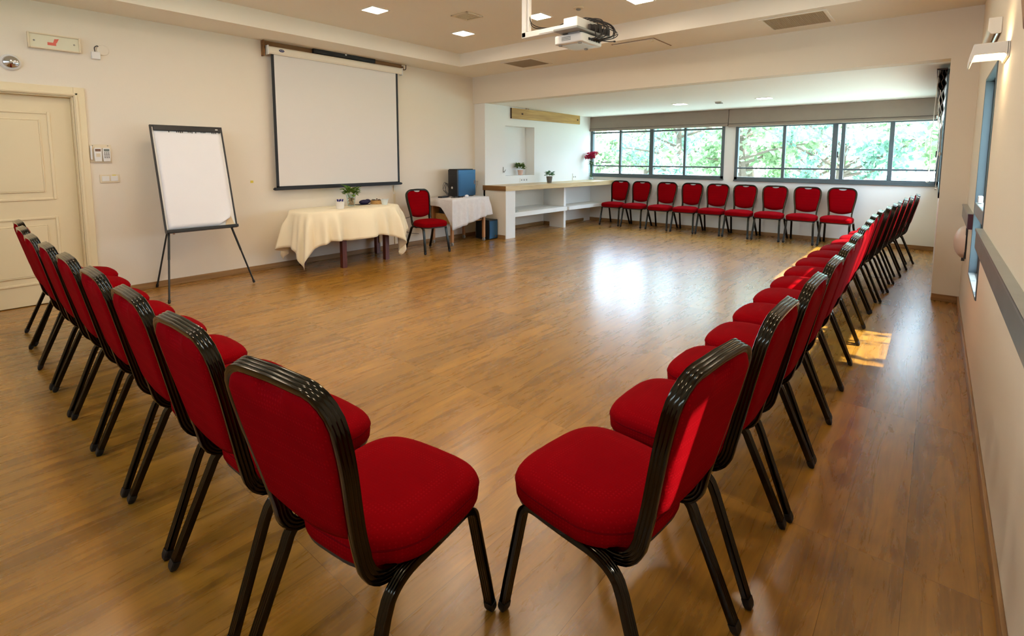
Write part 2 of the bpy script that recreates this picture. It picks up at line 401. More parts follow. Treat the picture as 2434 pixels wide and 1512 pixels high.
# far wall with the two windows
W1 = (-6.03, -3.11, 1.005, 2.07); W2 = (-2.915, 0.03, 0.995, 2.10)
w = MB(); y0, y1 = YW, YW + 0.2
w.box(XL - 0.2, W1[0], y0, y1, 0, 2.6); w.box(W1[0], W1[1], y0, y1, 0, W1[2]); w.box(W1[0], W1[1], y0, y1, W1[3], 2.6)
w.box(W1[1], W2[0], y0, y1, 0, 2.6); w.box(W2[0], W2[1], y0, y1, 0, W2[2]); w.box(W2[0], W2[1], y0, y1, W2[3], 2.6)
w.box(W2[1], XR + 0.2, y0, y1, 0, 2.6)
st(w, 'wall_far', M['wall_white'])
w = MB(); y0, y1 = YN - 0.2, YN
w.box(XL - 0.2, NW0, y0, y1, 0, 3.2); w.box(NW1, XR + 0.2, y0, y1, 0, 3.2); w.box(NW0, NW1, y0, y1, NZ7, 3.2); w.box(NW0, NW1, y0, y1, 0, NZ6)
st(w, 'wall_near', M['wall'])
st(MB().box(XL, XR, YB, YB + 0.18, ZL, 3.2), 'wall_beam', M['wall'])
# ceilings
st(MB().box(XL - 0.2, XR + 0.2, YN - 0.2, YB + 0.2, ZC, 3.25), 'ceiling', M['ceiling'])
XS, YS = -5.80, 5.622
w = MB(); w.prism([(XL, YN), (XS, YN), (XS, YS), (XR, YS), (XR, YB), (XL, YB)], ZS, ZC, 'z')
st(w, 'ceiling_soffit', M['ceiling'])
w = MB(); w.prism([(YB + 0.18, ZL - 0.002), (YW, 2.312), (YW, 2.6), (YB + 0.18, 2.6)], XL, XR, 'x')
st(w, 'ceiling_alcove', M['ceil_white'])
# left side of the alcove: slightly splayed wall above the counter with a niche
def xa(y): return -6.135 + (y - YP) * (0.105 / 3.39)
NY0, NY1, NZ0, NZ1 = 7.06, 7.90, 1.075, 2.0
w = MB()
def aw(ya, yb, za, zb, back=XL):
    w.prism([(back, ya), (xa(ya), ya), (xa(yb), yb), (back, yb)], za, zb, 'z')
aw(YP, NY0, 0.0, ZL); aw(NY0, NY1, 0.84, NZ0); aw(NY0, NY1, NZ1, ZL); aw(NY1, YW, 0.84, ZL)
aw(8.62, YW, 0.0, 0.84)
w.box(XL, -6.31, NY0, NY1, NZ0, NZ1)
st(w, 'wall_alcove_left', M['wall_white'])
# baseboards
def basebox(name, x0, x1, y0, y1, mat):
    m = MB(); m.box(x0, x1, y0, y1, 0, 0.068); return m.obj(name, mat, kind='structure', bevel=0.004)
basebox('baseboard_left', XL, XL + 0.014, DY1 + 0.1, YP - 0.001, M['base'])
basebox('baseboard_left_near', XL, XL + 0.014, YN, DY0 - 0.1, M['base'])
basebox('baseboard_right', XR - 0.014, XR, YN, 6.46, M['base'])
basebox('baseboard_pier', XA, XR, 6.446, 6.46, M['base_x'])
basebox('baseboard_far', xa(YW), XA, YW - 0.014, YW, M['base_x'])
basebox('baseboard_niche', XL, XL + 0.014, 6.80, 8.60, M['base'])
basebox('baseboard_alcove', xa(8.7), xa(8.7) + 0.03, 8.64, YW - 0.014, M['base'])
basebox('baseboard_return', XL + 0.014, -5.86, 8.606, 8.62, M['base_x'])
# door with its frame
d = thing('door_1', '', ''); del d['label']; del d['category']; d['kind'] = 'structure'
m = MB()
for a, b in ((DY0 - 0.085, DY0), (DY1, DY1 + 0.085)): m.box(XL, XL + 0.022, a, b, 0, DZ + 0.085)
m.box(XL, XL + 0.022, DY0, DY1, DZ, DZ + 0.085)
m.box(XL + 0.022, XL + 0.03, DY1 + 0.008, DY1 + 0.03, 0, DZ + 0.03); m.box(XL + 0.022, XL + 0.03, DY0 - 0.03, DY0 - 0.008, 0, DZ + 0.03)
m.box(XL + 0.022, XL + 0.03, DY0 - 0.03, DY1 + 0.03, DZ + 0.008, DZ + 0.03)
m.box(XL - 0.10, XL, DY1 - 0.012, DY1, 0, DZ); m.box(XL - 0.10, XL, DY0, DY0 + 0.012, 0, DZ); m.box(XL - 0.10, XL, DY0, DY1, DZ - 0.012, DZ)
m.obj('door_frame', M['door'], d, bevel=0.004)
m = MB(); xl = XL - 0.075
m.box(xl - 0.04, xl, DY0 + 0.012, DY1 - 0.012, 0.006, DZ - 0.012)
def raised(y0, y1, z0, z1):
    # moulded panel: ridge, groove, then a raised field
    for k, (i0, i1, dx) in enumerate(((0.0, 0.022, 0.010), (0.075, 0.085, 0.012))):
        m.box(xl, xl + dx, y0 + i0, y0 + i1, z0 + i0, z1 - i0); m.box(xl, xl + dx, y1 - i1, y1 - i0, z0 + i0, z1 - i0)
        m.box(xl, xl + dx, y0 + i1, y1 - i1, z0 + i0, z0 + i1); m.box(xl, xl + dx, y0 + i1, y1 - i1, z1 - i1, z1 - i0)
    m.box(xl, xl + 0.012, y0 + 0.085, y1 - 0.085, z0 + 0.085, z1 - 0.085)
raised(DY0 + 0.16, DY1 - 0.17, 1.0, 1.83); raised(DY0 + 0.16, DY1 - 0.17, 0.2, 0.84)
m.obj('door_leaf', M['door'], d, bevel=0.005)

# ------------------------------------------------------------------ windows
def sash_window(name, x0, x1, z0, z1, y, verts, bar_z, top_bar, fw_=0.055):
    """aluminium window in the far wall; verts = (x, width) of uprights"""
    r = bpy.data.objects.new(name, None); C.objects.link(r); r['kind'] = 'structure'
    ya, yb = y - 0.012, y + 0.07
    m = MB()
    m.box(x0, x0 + fw_, ya, yb, z0, z1); m.box(x1 - fw_, x1, ya, yb, z0, z1)
    m.box(x0, x1, ya, yb, z0, z0 + fw_ + 0.012); m.box(x0, x1, ya, yb, z1 - fw_, z1)
    m.obj('window_frame', M['frame_grey'], r, bevel=0.004)
    m = MB(); m.box(x0 - 0.005, x1 + 0.005, y - 0.035, y + 0.02, z0 - 0.012, z0 + 0.012); m.obj('window_sill', M['frame_grey'], r, bevel=0.003)
    for xv, wv in verts:
        MB().box(xv - wv / 2, xv + wv / 2, ya + 0.012, yb - 0.01, z0 + fw_ + 0.012, z1 - fw_).obj('mullion', M['frame_grey'], r, bevel=0.003)
    m = MB(); m.box(x0 + fw_, x1 - fw_, ya + 0.016, yb - 0.02, bar_z - 0.014, bar_z + 0.014)
    m.box(x0 + fw_, x1 - fw_, ya + 0.016, yb - 0.02, top_bar - 0.016, top_bar + 0.016)
    m.obj('glazing_bar', M['frame_grey'], r, bevel=0.002)
    xs = [x0 + fw_] + [v[0] for v in verts] + [x1 - fw_]
    for a, b in zip(xs, xs[1:]):
        MB().box(a + 0.01, b - 0.01, y + 0.028, y + 0.032, z0 + fw_ + 0.014, z1 - fw_ - 0.002).obj('pane', M['glass'], r)
    return r
def fx(px0, px1): return px0, px1
w1 = sash_window('window_1', W1[0], W1[1], W1[2], W1[3], YW, [(-5.30, 0.045), (-4.58, 0.085), (-3.875, 0.045)], 1.235, 1.965)
w2 = sash_window('window_2', W2[0], W2[1], W2[2], W2[3], YW, [(-2.10, 0.05), (-1.34, 0.075), (-1.225, 0.055), (-0.58, 0.06)], 1.225, 1.985)
for r, xx in ((w1, -5.93), (w2, -1.285), (w2, -0.03)):
    m = MB(); m.box(xx - 0.009, xx + 0.009, YW - 0.03, YW - 0.012, 1.42, 1.52); m.box(xx - 0.007, xx + 0.007, YW - 0.05, YW - 0.03, 1.45, 1.47); m.obj('handle', M['dark_plastic'], r, bevel=0.002)
# window in the alcove's right wall, seen edge on
r = bpy.data.objects.new('window_3', None); C.objects.link(r); r['kind'] = 'structure'
m = MB(); xa0, xb0 = XA - 0.012, XA + 0.07
m.box(xa0, xb0, AW0, AW0 + 0.06, AZ0, AZ1); m.box(xa0, xb0, AW1 - 0.06, AW1, AZ0, AZ1); m.box(xa0, xb0, AW0, AW1, AZ0, AZ0 + 0.065); m.box(xa0, xb0, AW0, AW1, AZ1 - 0.06, AZ1)
m.obj('window_frame', M['frame_grey'], r, bevel=0.004)
for yy in (7.75, 8.78): MB().box(xa0 + 0.01, xb0 - 0.01, yy - 0.03, yy + 0.03, AZ0 + 0.065, AZ1 - 0.06).obj('mullion', M['frame_grey'], r, bevel=0.003)
for a, b in ((6.81, 7.72), (7.78, 8.75), (8.81, 9.74)): MB().box(XA + 0.028, XA + 0.032, a, b, AZ0 + 0.067, AZ1 - 0.062).obj('pane', M['glass'], r)
# window in the right wall, frame set back in the reveal
def right_window(name, ya, yb, RZ0, RZ1, mid=None):
    r = bpy.data.objects.new(name, None); C.objects.link(r); r['kind'] = 'structure'
    xf0, xf1 = XR + 0.045, XR + 0.12
    m = MB(); t = 0.045
    m.box(xf0, xf1, ya, ya + t, RZ0, RZ1); m.box(xf0, xf1, yb - t, yb, RZ0, RZ1); m.box(xf0, xf1, ya, yb, RZ0, RZ0 + t); m.box(xf0, xf1, ya, yb, RZ1 - t, RZ1)
    m.obj('window_frame', M['frame_grey'], r, bevel=0.003)
    m = MB(); t = 0.02   # thin trim on the wall face and lining of the reveal
    m.box(XR - 0.006, xf0, ya, ya + t, RZ0, RZ1); m.box(XR - 0.006, xf0, yb - t, yb, RZ0, RZ1); m.box(XR - 0.006, xf0, ya + t, yb - t, RZ1 - t, RZ1)
    m.obj('window_lining', M['frame_grey'], r, bevel=0.003)
    MB().box(XR - 0.008, xf0, ya + t, yb - t, RZ0, RZ0 + t).obj('window_sill', M['frame_edge'], r, bevel=0.003)
    if mid: MB().box(XR - 0.004, xf1 - 0.01, ya + t, yb - t, mid - 0.045, mid + 0.045).obj('transom', M['frame_edge'], r, bevel=0.004)
    MB().box(xf0 + 0.03, xf0 + 0.034, ya + 0.045, yb - 0.045, RZ0 + 0.047, RZ1 - 0.047).obj('pane', M['glass'], r)
    return r
w4 = right_window('window_4', RW0, RW1, RZ0, RZ1, 1.03)
MB().box(XR + 0.004, XR + 0.03, 4.98, 5.05, 1.08, 1.13).obj('handle', M['white_plastic'], w4, bevel=0.004)
right_window('added_window_5', SW0, SW1, SZ0, SZ1)  # unseen narrow window, added and sized to throw the nearest chair's sun streak
# unseen high window strip behind the camera, added to brighten upper walls and beam
r = bpy.data.objects.new('added_window_6', None); C.objects.link(r); r['kind'] = 'structure'
m = MB(); n_ = 5
for k in range(n_ + 1):
    xk = NW0 + (NW1 - NW0) * k / n_; m.box(max(NW0, xk - 0.03), min(NW1, xk + 0.03), YN - 0.12, YN - 0.05, NZ6, NZ7)
m.box(NW0, NW1, YN - 0.12, YN - 0.05, NZ6, NZ6 + 0.05); m.box(NW0, NW1, YN - 0.12, YN - 0.05, NZ7 - 0.05, NZ7); m.obj('window_frame', M['frame_grey'], r)
for k in range(n_):
    xk = NW0 + (NW1 - NW0) * k / n_; MB().box(xk + 0.031, NW0 + (NW1 - NW0) * (k + 1) / n_ - 0.031, YN - 0.09, YN - 0.086, NZ6 + 0.051, NZ7 - 0.051).obj('pane', M['glass'], r)


# ------------------------------------------------------------------ banquet chair
def ribbed(w_, t_, n=4, d=0.0016, both=True):
    pr = []
    N_ = n * 4
    for i in range(N_ + 1):
        a = w_ / 2 - w_ * i / N_ ; k = abs(math.sin(PI * n * i / N_)) ** 0.6
        a *= 0.94 if i in (0, N_) else 1
        pr.append((a, t_ / 2 - d + d * k - (0.003 if i in (0, N_) else 0)))
    if both:
        for i in range(N_ + 1):
            a = -w_ / 2 + w_ * i / N_; k = abs(math.sin(PI * n * i / N_)) ** 0.6
            a *= 0.94 if i in (0, N_) else 1
            pr.append((a, -t_ / 2 + d - d * k + (0.003 if i in (0, N_) else 0)))
    return pr
LEAN = math.radians(13.0); BY0, BZ0 = -0.152, 0.475   # lower end of the straight part of the back
def backpt(x, s, off=0.0):
    """point on the back plane: s = distance up the lean, off = towards the front"""
    return Vector((x, BY0 - s * math.sin(LEAN) + off * math.cos(LEAN), BZ0 + s * math.cos(LEAN) + off * math.sin(LEAN)))
SB = 0.448    # centre line of the top rail
def hw(s):    # half width of the frame's centre line
    t = max(0.0, min(1.0, s / 0.34)); return 0.160 + 0.038 * (t * t * (3 - 2 * t))
def seat_outline(t, k=1.0):
    c, s_ = math.cos(t), math.sin(t); e = 2 / 4.2
    x = math.copysign(abs(c) ** e, c); y = math.copysign(abs(s_) ** e, s_)
    q = max(0.0, (-y - 0.2) / 0.8); wd = 0.222 - 0.075 * q * q
    return x * wd * k, 0.084 + y * 0.211 * k + (0.012 * (1 - x * x) * (1 if y > 0 else 0)) * k
def build_chair():
    R_ = thing('banquet_chair', '', 'chair')
    # seat cushion
    m = MB(); n = 56
    rings = [(0.392, 0.97), (0.396, 0.992), (0.418, 1.0), (0.438, 1.0), (0.450, 0.991), (0.460, 0.966), (0.470, 0.905), (0.480, 0.75), (0.4865, 0.55), (0.490, 0.3), (0.491, 0.02)]
    m.grid(n, len(rings), lambda i, j: (lambda q: (q[0], q[1], rings[j][0] - 0.05 * max(0, q[1] - 0.17) * max(0, rings[j][0] - 0.42) / 0.07))(seat_outline(2 * PI * i / n, rings[j][1])), wrap=True)
    m.f.append(tuple(range(n - 1, -1, -1))); m.mi.append(0); b = (len(rings) - 1) * n; m.f.append(tuple(b + i for i in range(n))); m.mi.append(0)
    seat = m.obj('seat', M['velvet'], R_, smooth=True, autosm=60)
    m = MB(); pts = [Vector((*seat_outline(2 * PI * i / n, 1.0), 0.437 - 0.03 * max(0, seat_outline(2 * PI * i / n, 1.0)[1] - 0.17) * 0.4)) for i in range(n + 1)]; m.tube(pts, 0.0026, 6, cap=False)
    m.obj('piping', M['piping'], seat, smooth=True)
    m = MB(); m.grid(n, 3, lambda i, j: (*seat_outline(2 * PI * i / n, (0.90, 0.965, 0.97)[j]), (0.374, 0.38, 0.394)[j]), wrap=True)
    m.f.append(tuple(range(n))); m.mi.append(0)
    m.obj('seat_pan', M['pan'], R_, smooth=True)
    # back frame: ribbed tube, an upside-down U whose ends curl forward under the seat
    half = []
    low = bez((0.172, -0.022, 0.386), (0.165, -0.138, 0.358), (0.160, BY0, BZ0), 11)
    half += low
    for i in range(1, 13): s = 0.36 * i / 12; half.append(backpt(hw(s), s))
    rad = SB - 0.36
    for i in range(1, 11):
        a = PI / 2 * i / 10; half.append(backpt(hw(0.36) - rad + rad * math.cos(a), 0.36 + rad * math.sin(a)))
    for i in range(1, 4): half.append(backpt((hw(0.36) - rad) * (1 - i / 3), SB + 0.004 * i / 3))
    other = [Vector((-p.x, p.y, p.z)) for p in reversed(half[:-1])]
    path = half + other
    nlow = len(low); rip = [1.0] * len(path)
    for i in range(len(half)):
        if nlow + 12 <= i < nlow + 22 or i < nlow:
            rip[i] = 1.0 + (0.022 if i % 2 else -0.01); rip[-1 - i] = rip[i]
    m = MB(); m.sweep(path, (0, 0, 1), ribbed(0.041, 0.021), ripple=rip)
    m.obj('back_frame', M['tube'], R_, smooth=True, autosm=50)
    # back pad, curved lower edge and a crescent hand hole under the rail
    NX, NZ = 30, 16
    def pad(i, j, side):
        u = -1 + 2 * i / (NX - 1); v = j / (NZ - 1); W0 = 0.198; x0_ = u * W0
        top = SB - 0.011
        if abs(x0_) > W0 - 0.07:
            q = abs(x0_) - (W0 - 0.07); top -= 0.07 - math.sqrt(max(0, 0.07 ** 2 - q * q))
        if abs(x0_) < 0.06: top -= 0.021 * (1 - (x0_ / 0.06) ** 2) ** 0.5
        bot = 0.026 + 0.034 * abs(u) ** 2.2
        s = bot + (top - bot) * v
        x = x0_ * (hw(s) - 0.0105) / 0.1975
        edge = min(1, (1 - abs(u)) / 0.22, v / 0.2, (1 - v) / 0.16)
        b = math.sqrt(max(0, 1 - (1 - max(0, edge)) ** 2))
        off = (0.006 + 0.026 * b) if side > 0 else -(0.015 + 0.013 * b)
        return backpt(x, s, off)
    m = MB()
    m.grid(NX, NZ, lambda i, j: pad(i, j, 1)); m.grid(NX, NZ, lambda i, j: pad(i, j, -1))
    o2 = NX * NZ; rim = [i for i in range(NX)] + [j * NX + NX - 1 for j in range(1, NZ)] + [(NZ - 1) * NX + i for i in range(NX - 2, -1, -1)] + [j * NX for j in range(NZ - 2, 0, -1)]
    for a, b_ in zip(rim, rim[1:] + rim[:1]): m.f.append((a, b_, b_ + o2, a + o2)); m.mi.append(0)
    m.obj('backrest', M['velvet'], R_, smooth=True, autosm=70)
    # legs: each half of a ribbed side hoop
    pr = ribbed(0.033, 0.022)
    for sx in (1, -1):
        X = 0.198 * sx; q = 0.014 * sx; w_ = 0.026 * sx
        fpath = [(X + q * 1.2, 0.291, 0.012), (X + q * 0.8, 0.274, 0.11), (X + q * 0.35, 0.253, 0.22), (X, 0.234, 0.32)] + bez((X, 0.229, 0.342), (X, 0.220, 0.389), (X, 0.17, 0.389), 10) + [(X, 0.12, 0.387), (X, 0.06, 0.385)]
        rpath = [(X + w_, -0.246, 0.012), (X + w_ * 0.68, -0.206, 0.11), (X + w_ * 0.32, -0.161, 0.22), (X, -0.124, 0.31)] + bez((X, -0.110, 0.342), (X, -0.080, 0.387), (X, 0.005, 0.3845), 10) + [(X, 0.03, 0.3845), (X, 0.06, 0.385)]
        for P in (fpath, rpath):
            m = MB(); m.sweep(P, (1, 0, 0), pr); lg = m.obj('leg', M['tube'], R_, smooth=True, autosm=50)
            q0, q1 = Vector(P[0]), Vector(P[1]); dr = (q0 - q1).normalized()
            m = MB(); rc = [(0.0178, -0.0085), (0.0178, 0.0085), (0.0145, 0.0125), (-0.0145, 0.0125), (-0.0178, 0.0085), (-0.0178, -0.0085), (-0.0145, -0.0125), (0.0145, -0.0125)]
            m.sweep([q0 - dr * 0.022, q0 - dr * 0.004, q0 + dr * 0.006, q0 + dr * 0.0118], (1, 0, 0), rc, ripple=[1, 1, 0.82, 0.5])
            m.obj('foot_cap', M['rubber'], lg, smooth=True)
    MB().box(-0.19, 0.19, -0.012, 0.012, 0.362, 0.38).obj('stretcher', M['tube'], R_); MB().box(-0.19, 0.19, 0.15, 0.174, 0.362, 0.38).obj('stretcher', M['tube'], R_)
    return R_
chair0 = build_chair(); index_kids(chair0)
first = [True]
def place_chair(x, y, rot, label, group=None):
    if first[0]: c = chair0; first[0] = False
    else: c = copy_tree(chair0)
    c.location = (x, y, 0); c.rotation_euler.z = math.radians(rot); c['label'] = label
    if group: c['group'] = group
    elif 'group' in c: del c['group']
    return c
ORD = ['nearest', 'second', 'third', 'fourth', 'fifth', 'sixth', 'seventh', 'eighth', 'ninth', 'tenth', 'eleventh', 'twelfth', 'thirteenth', 'fourteenth', 'fifteenth', 'sixteenth']
GR = 'red banquet chairs in the right row'; GL = 'red banquet chairs in the left row'; GF = 'red banquet chairs under the far windows'
# right row: (y, x of rear feet)
right = [(1.285, -.364, 0), (1.805, -.357, 0), (2.31, -.345, 0), (2.80, -.345, 0), (3.30, -.352, 0), (3.785, -.362, 0), (4.265, -.367, 0), (4.75, -.375, 0), (5.245, -.385, 0), (5.735, -.375, 0), (6.22, -.345, 1), (6.705, -.32, 2), (7.195, -.30, 2), (7.685, -.265, 3), (8.18, -.225, 3), (8.705, -.18, 4)]
for i, (y, xr, a) in enumerate(right):
    lab = {0: 'red velvet chair nearest the camera in the right row, sun streak on its backrest', 15: 'red chair at the far window end of the right row, standing apart'}.get(i, 'red chair in the right row, %s counting from the camera end' % ORD[i])
    x = xr - 0.252
    if i == 0: x, y, a = -0.634, 1.268, -5.5
    place_chair(x, y, 90 + a, lab, GR)
left = [(-1.150, 0.739), (-1.69, 0.722), (-2.20, 0.715), (-2.715, 0.708), (-3.23, 0.70), (-3.735, 0.692), (-4.24, 0.685), (-4.775, 0.70), (-5.28, 0.73)]
for i, (x, y) in enumerate(left):
    lab = {0: 'red velvet chair nearest the camera in the left row, its backrest fully visible', 8: 'red chair at the door end of the left row'}.get(i, 'red chair in the left row, %s counting from the camera end' % ORD[i])
    place_chair(x, y, 7.5 if i == 0 else (2 if i == 1 else 0), lab, GL)
far = [-5.195, -4.70, -4.15, -3.64, -3.155, -2.67, -2.175, -1.675, -1.18]
for i, x in enumerate(far):
    lab = {0: 'red chair in the far row next to the wooden counter', 8: 'red chair at the right end of the far row, below the big window'}.get(i, 'red chair in the far row, %s counting from the wooden counter' % ORD[i])
    place_chair(x, 9.57, 180 + (4 - i) * 0.6, lab, GF)
place_chair(-5.868, 4.945, -97, 'lone red chair between the cream-clothed table and the computer table')

# ------------------------------------------------------------------ ceiling lamps, vents, detectors
def downlight(x, y, z, mat, lab, grp, size=0.2):
    t = thing('ceiling_light', lab, 'ceiling light', (x, y, z), 0, grp); h = size / 2
    m = MB()
    for a in ((-h - 0.018, -h, -h - 0.018, h + 0.018), (h, h + 0.018, -h - 0.018, h + 0.018), (-h, h, -h - 0.018, -h), (-h, h, h, h + 0.018)): m.box(*a, -0.008, -0.001)
    m.obj('trim_ring', M['white_plastic'], t, bevel=0.002)
    MB().box(-h, h, -h, h, -0.006, -0.001).obj('diffuser', mat, t)
lx = [-4.83, -3.60, -2.44, -1.22]; ly = [4.74, 3.39, 2.05, 0.7]
seen = {(0, 0): 'glowing square ceiling light nearest the corner between screen and beam', (0, 1): 'glowing square ceiling light left of the square ceiling grille', (1, 0): 'glowing square ceiling light beside the projector pole', (2, 0): 'glowing square ceiling light cut off by the upper picture edge above the projector'}
for i, x in enumerate(lx):
    for j, y in enumerate(ly):
        downlight(x, y + (0.18 if (i, j) == (2, 0) else 0), ZC, M['lamp'], seen.get((i, j), 'square ceiling light outside the photographed part of the main ceiling'), 'square ceiling lights')
downlight(-3.455, 8.57, 2.333, M['lamp_cool'], 'square ceiling light in the alcove, the one nearer the counter', 'square alcove ceiling lights', 0.19)
downlight(-2.12, 8.57, 2.333, M['lamp_cool'], 'square ceiling light in the alcove, the one nearer the right wall', 'square alcove ceiling lights', 0.19)
t = thing('alcove_detector', 'small white boxy detector on the alcove ceiling between its two lights', 'detector', (-2.82, 8.62, 2.332))
MB().box(-0.055, 0.055, -0.055, 0.055, -0.012, 0).obj('body', M['white_plastic'], t, bevel=0.004)
m = MB(); [m.box(-0.045, 0.045, -0.05 + k * 0.025, -0.04 + k * 0.025, -0.03, -0.012) for k in range(5)]; m.obj('slats', M['grey_plastic'], t)
t = thing('speaker_grille', 'square slatted ceiling grille near the middle of the screen', 'ceiling grille', (-4.22, 4.20, ZC))
m = MB(); h = 0.13
for a in ((-h, -h + 0.02, -h, h), (h - 0.02, h, -h, h), (-h, h, -h, -h + 0.02), (-h, h, h - 0.02, h)): m.box(*a, -0.012, -0.001)
m.obj('frame', M['cream_plastic'], t, bevel=0.002)
m = MB(); [m.box(-h + 0.02, h - 0.02, -h + 0.026 + k * 0.025, -h + 0.038 + k * 0.025, -0.009, -0.002) for k in range(8)]
m.obj('slats', M['cream_plastic'], t); MB().box(-h + 0.01, h - 0.01, -h + 0.01, h - 0.01, -0.0018, -0.0008).obj('backing', M['vent'], t)
t = thing('smoke_detector', 'round cream smoke detector on the ceiling beyond the projector', 'smoke detector', (-3.06, 4.73, ZC))
m = MB(); m.lathe([(0.055, -0.001), (0.055, -0.012), (0.045, -0.02)], n=20); m.obj('base', M['cream_plastic'], t, smooth=True)
m = MB(); m.lathe([(0.026, -0.018), (0.026, -0.03), (0.018, -0.036), (0.001, -0.037)], n=16); m.obj('sensor', M['grey_plastic'], t, smooth=True)
def soffit_vent(x0, x1, y0, y1, lab):
    t = thing('ceiling_vent', lab, 'air vent', ((x0 + x1) / 2, (y0 + y1) / 2, ZS), 0, 'brown ceiling vents'); hx, hy = (x1 - x0) / 2, (y1 - y0) / 2
    m = MB()
    for a in ((-hx - 0.03, -hx, -hy - 0.03, hy + 0.03), (hx, hx + 0.03, -hy - 0.03, hy + 0.03), (-hx, hx, -hy - 0.03, -hy), (-hx, hx, hy, hy + 0.03)): m.box(*a, -0.01, -0.001)
    m.obj('frame', M['ceiling'], t, bevel=0.002)
    m = MB(); m.box(-hx, hx, -hy, hy, -0.005, -0.001)
    k = -hx + 0.012
    while k < hx: m.box(k, k + 0.004, -hy, hy, -0.008, -0.004); k += 0.016
    m.obj('mesh', M['vent'], t)
soffit_vent(-5.07, -4.55, 5.80, 6.27, 'square brown vent in the soffit, the one nearer the screen wall')
soffit_vent(-1.48, -0.94, 5.74, 6.24, 'square brown vent in the soffit, the one nearer the wall lamp')
t = thing('ceiling_hatch', 'cream access hatch in the soffit behind the projector, slightly ajar', 'ceiling hatch', (-2.95, 6.02, ZS))
m = MB(); m.box(-0.27, 0.27, -0.25, 0.25, -0.009, -0.003); m.obj('panel', M['ceiling'], t, bevel=0.002)
m = MB(); m.box(-0.285, -0.27, -0.265, 0.265, -0.002, -0.0005); m.box(0.27, 0.285, -0.265, 0.265, -0.002, -0.0005); m.box(-0.285, 0.285, -0.265, -0.25, -0.002, -0.0005); m.box(-0.285, 0.285, 0.25, 0.265, -0.002, -0.0005); m.obj('gap', M['board_wood'], t)
m = MB(); m.box(0.22, 0.26, -0.23, -0.2, -0.03, -0.009); m.obj('latch', M['cream_plastic'], t, bevel=0.003)

# ------------------------------------------------------------------ ceiling projector on its drop pole
t = thing('projector_mount', 'white ceiling pole with a horizontal arm carrying the projector', 'projector mount', (-3.0, 3.72, 2.5))
m = MB(); m.box(-0.0, 0.045, -0.03, 0.03, 0.0, 0.517); m.box(0.055, 0.075, -0.02, 0.02, 0.05, 0.517); m.box(0.045, 0.055, -0.01, 0.01, 0.06, 0.517); m.obj('pole', M['white_plastic'], t, bevel=0.003)
m = MB(); m.box(-0.04, 0.12, -0.07, 0.07, 0.51, 0.517); m.obj('ceiling_plate', M['white_plastic'], t)
m = MB(); m.box(0.0, 0.55, -0.03, 0.03, -0.005, 0.045); m.box(0.2, 0.5, -0.036, 0.036, 0.004, 0.018); m.obj('arm', M['white_plastic'], t, bevel=0.004)
m = MB(); m.box(0.42, 0.66, -0.12, 0.30, -0.028, -0.008); m.box(0.5, 0.62, -0.02, 0.12, -0.045, -0.028); m.obj('bracket', M['grey_plastic'], t, bevel=0.004)
m = MB(); m.box(0.48, 0.62, -0.06, 0.30, -0.006, 0.085); m.obj('cable_box', M['white_plastic'], t, bevel=0.008)
t = thing('projector', 'white ceiling projector hanging under the arm with dark cables at its side', 'projector', (-2.50, 3.86, 2.39))
m = MB(); m.prism([(-0.13, -0.16), (0.13, -0.16), (0.145, -0.14), (0.145, 0.16), (0.12, 0.18), (-0.12, 0.18), (-0.145, 0.16), (-0.145, -0.14)], -0.002, 0.07, 'z'); m.obj('body', M['white_plastic'], t, bevel=0.008)
m = MB(); m.box(-0.10, 0.10, -0.10, 0.12, -0.006, -0.002); m.obj('underside_panel', M['ceramic_blue'], t, bevel=0.003)
m = MB(); [m.box(-0.06, 0.03, -0.164, -0.16, 0.02 + k * 0.012, 0.026 + k * 0.012) for k in range(3)]; m.obj('air_slots', M['grey_plastic'], t)
for px, py in ((-0.1, -0.12), (0.1, -0.12), (0.0, 0.14)): m = MB(); m.lathe([(0.016, -0.014), (0.018, -0.004), (0.012, -0.002)], (px, py, 0), 12); m.obj('foot', M['grey_plastic'], t, smooth=True)
m = MB(); m.box(-0.11, 0.11, -0.13, 0.15, 0.07, 0.073); m.obj('top_plate', M['dark_plastic'], t)
m = MB(); [m.box(0.145, 0.152, -0.06 + k * 0.04, -0.035 + k * 0.04, 0.02, 0.04) for k in range(5)]; m.obj('ports', M['dark_plastic'], t)
m = MB(); rnd = random.Random(3)
for k in range(11):
    y0_ = -0.05 + 0.028 * k
    m.tube(loopcurve([(0.0 + rnd.uniform(-.04, .04), -0.02 + y0_ * 0.4, 0.185), (0.10, y0_ * 0.8, 0.20 + rnd.uniform(0, .025)), (0.17 + rnd.uniform(0, .06), y0_ + rnd.uniform(-.02, .1), 0.165 + rnd.uniform(-.04, .03)), (0.20 + rnd.uniform(0, .06), y0_ + rnd.uniform(0, .1), 0.09), (0.18 + rnd.uniform(-.01, .03), -0.03 + 0.016 * k, 0.04), (0.15, -0.04 + 0.015 * k, 0.03)]), 0.0042, 6)
m.tube(loopcurve([(0.18, 0.06, 0.03), (0.25, 0.12, 0.02), (0.27, 0.17, 0.03)]), 0.004, 6); m.box(0.26, 0.275, 0.165, 0.18, 0.022, 0.034)
for k in range(5): m.box(0.14, 0.165, -0.06 + k * 0.07, -0.01 + k * 0.07, 0.105, 0.15 + 0.012 * (k % 3))
m.obj('cable_bundle', M['cable'], t, smooth=True)
m = MB(); m.tube(loopcurve([(-0.44, -0.14, 0.33), (-0.40, -0.15, 0.23), (-0.30, -0.14, 0.175), (-0.16, -0.12, 0.165), (-0.06, -0.10, 0.19), (0.02, -0.06, 0.215)]), 0.0045, 6)
m.tube(loopcurve([(-0.445, -0.13, 0.31), (-0.41, -0.13, 0.21), (-0.32, -0.12, 0.172), (-0.2, -0.11, 0.17)]), 0.004, 6); m.obj('arm_cable', M['cable'], t, smooth=True)

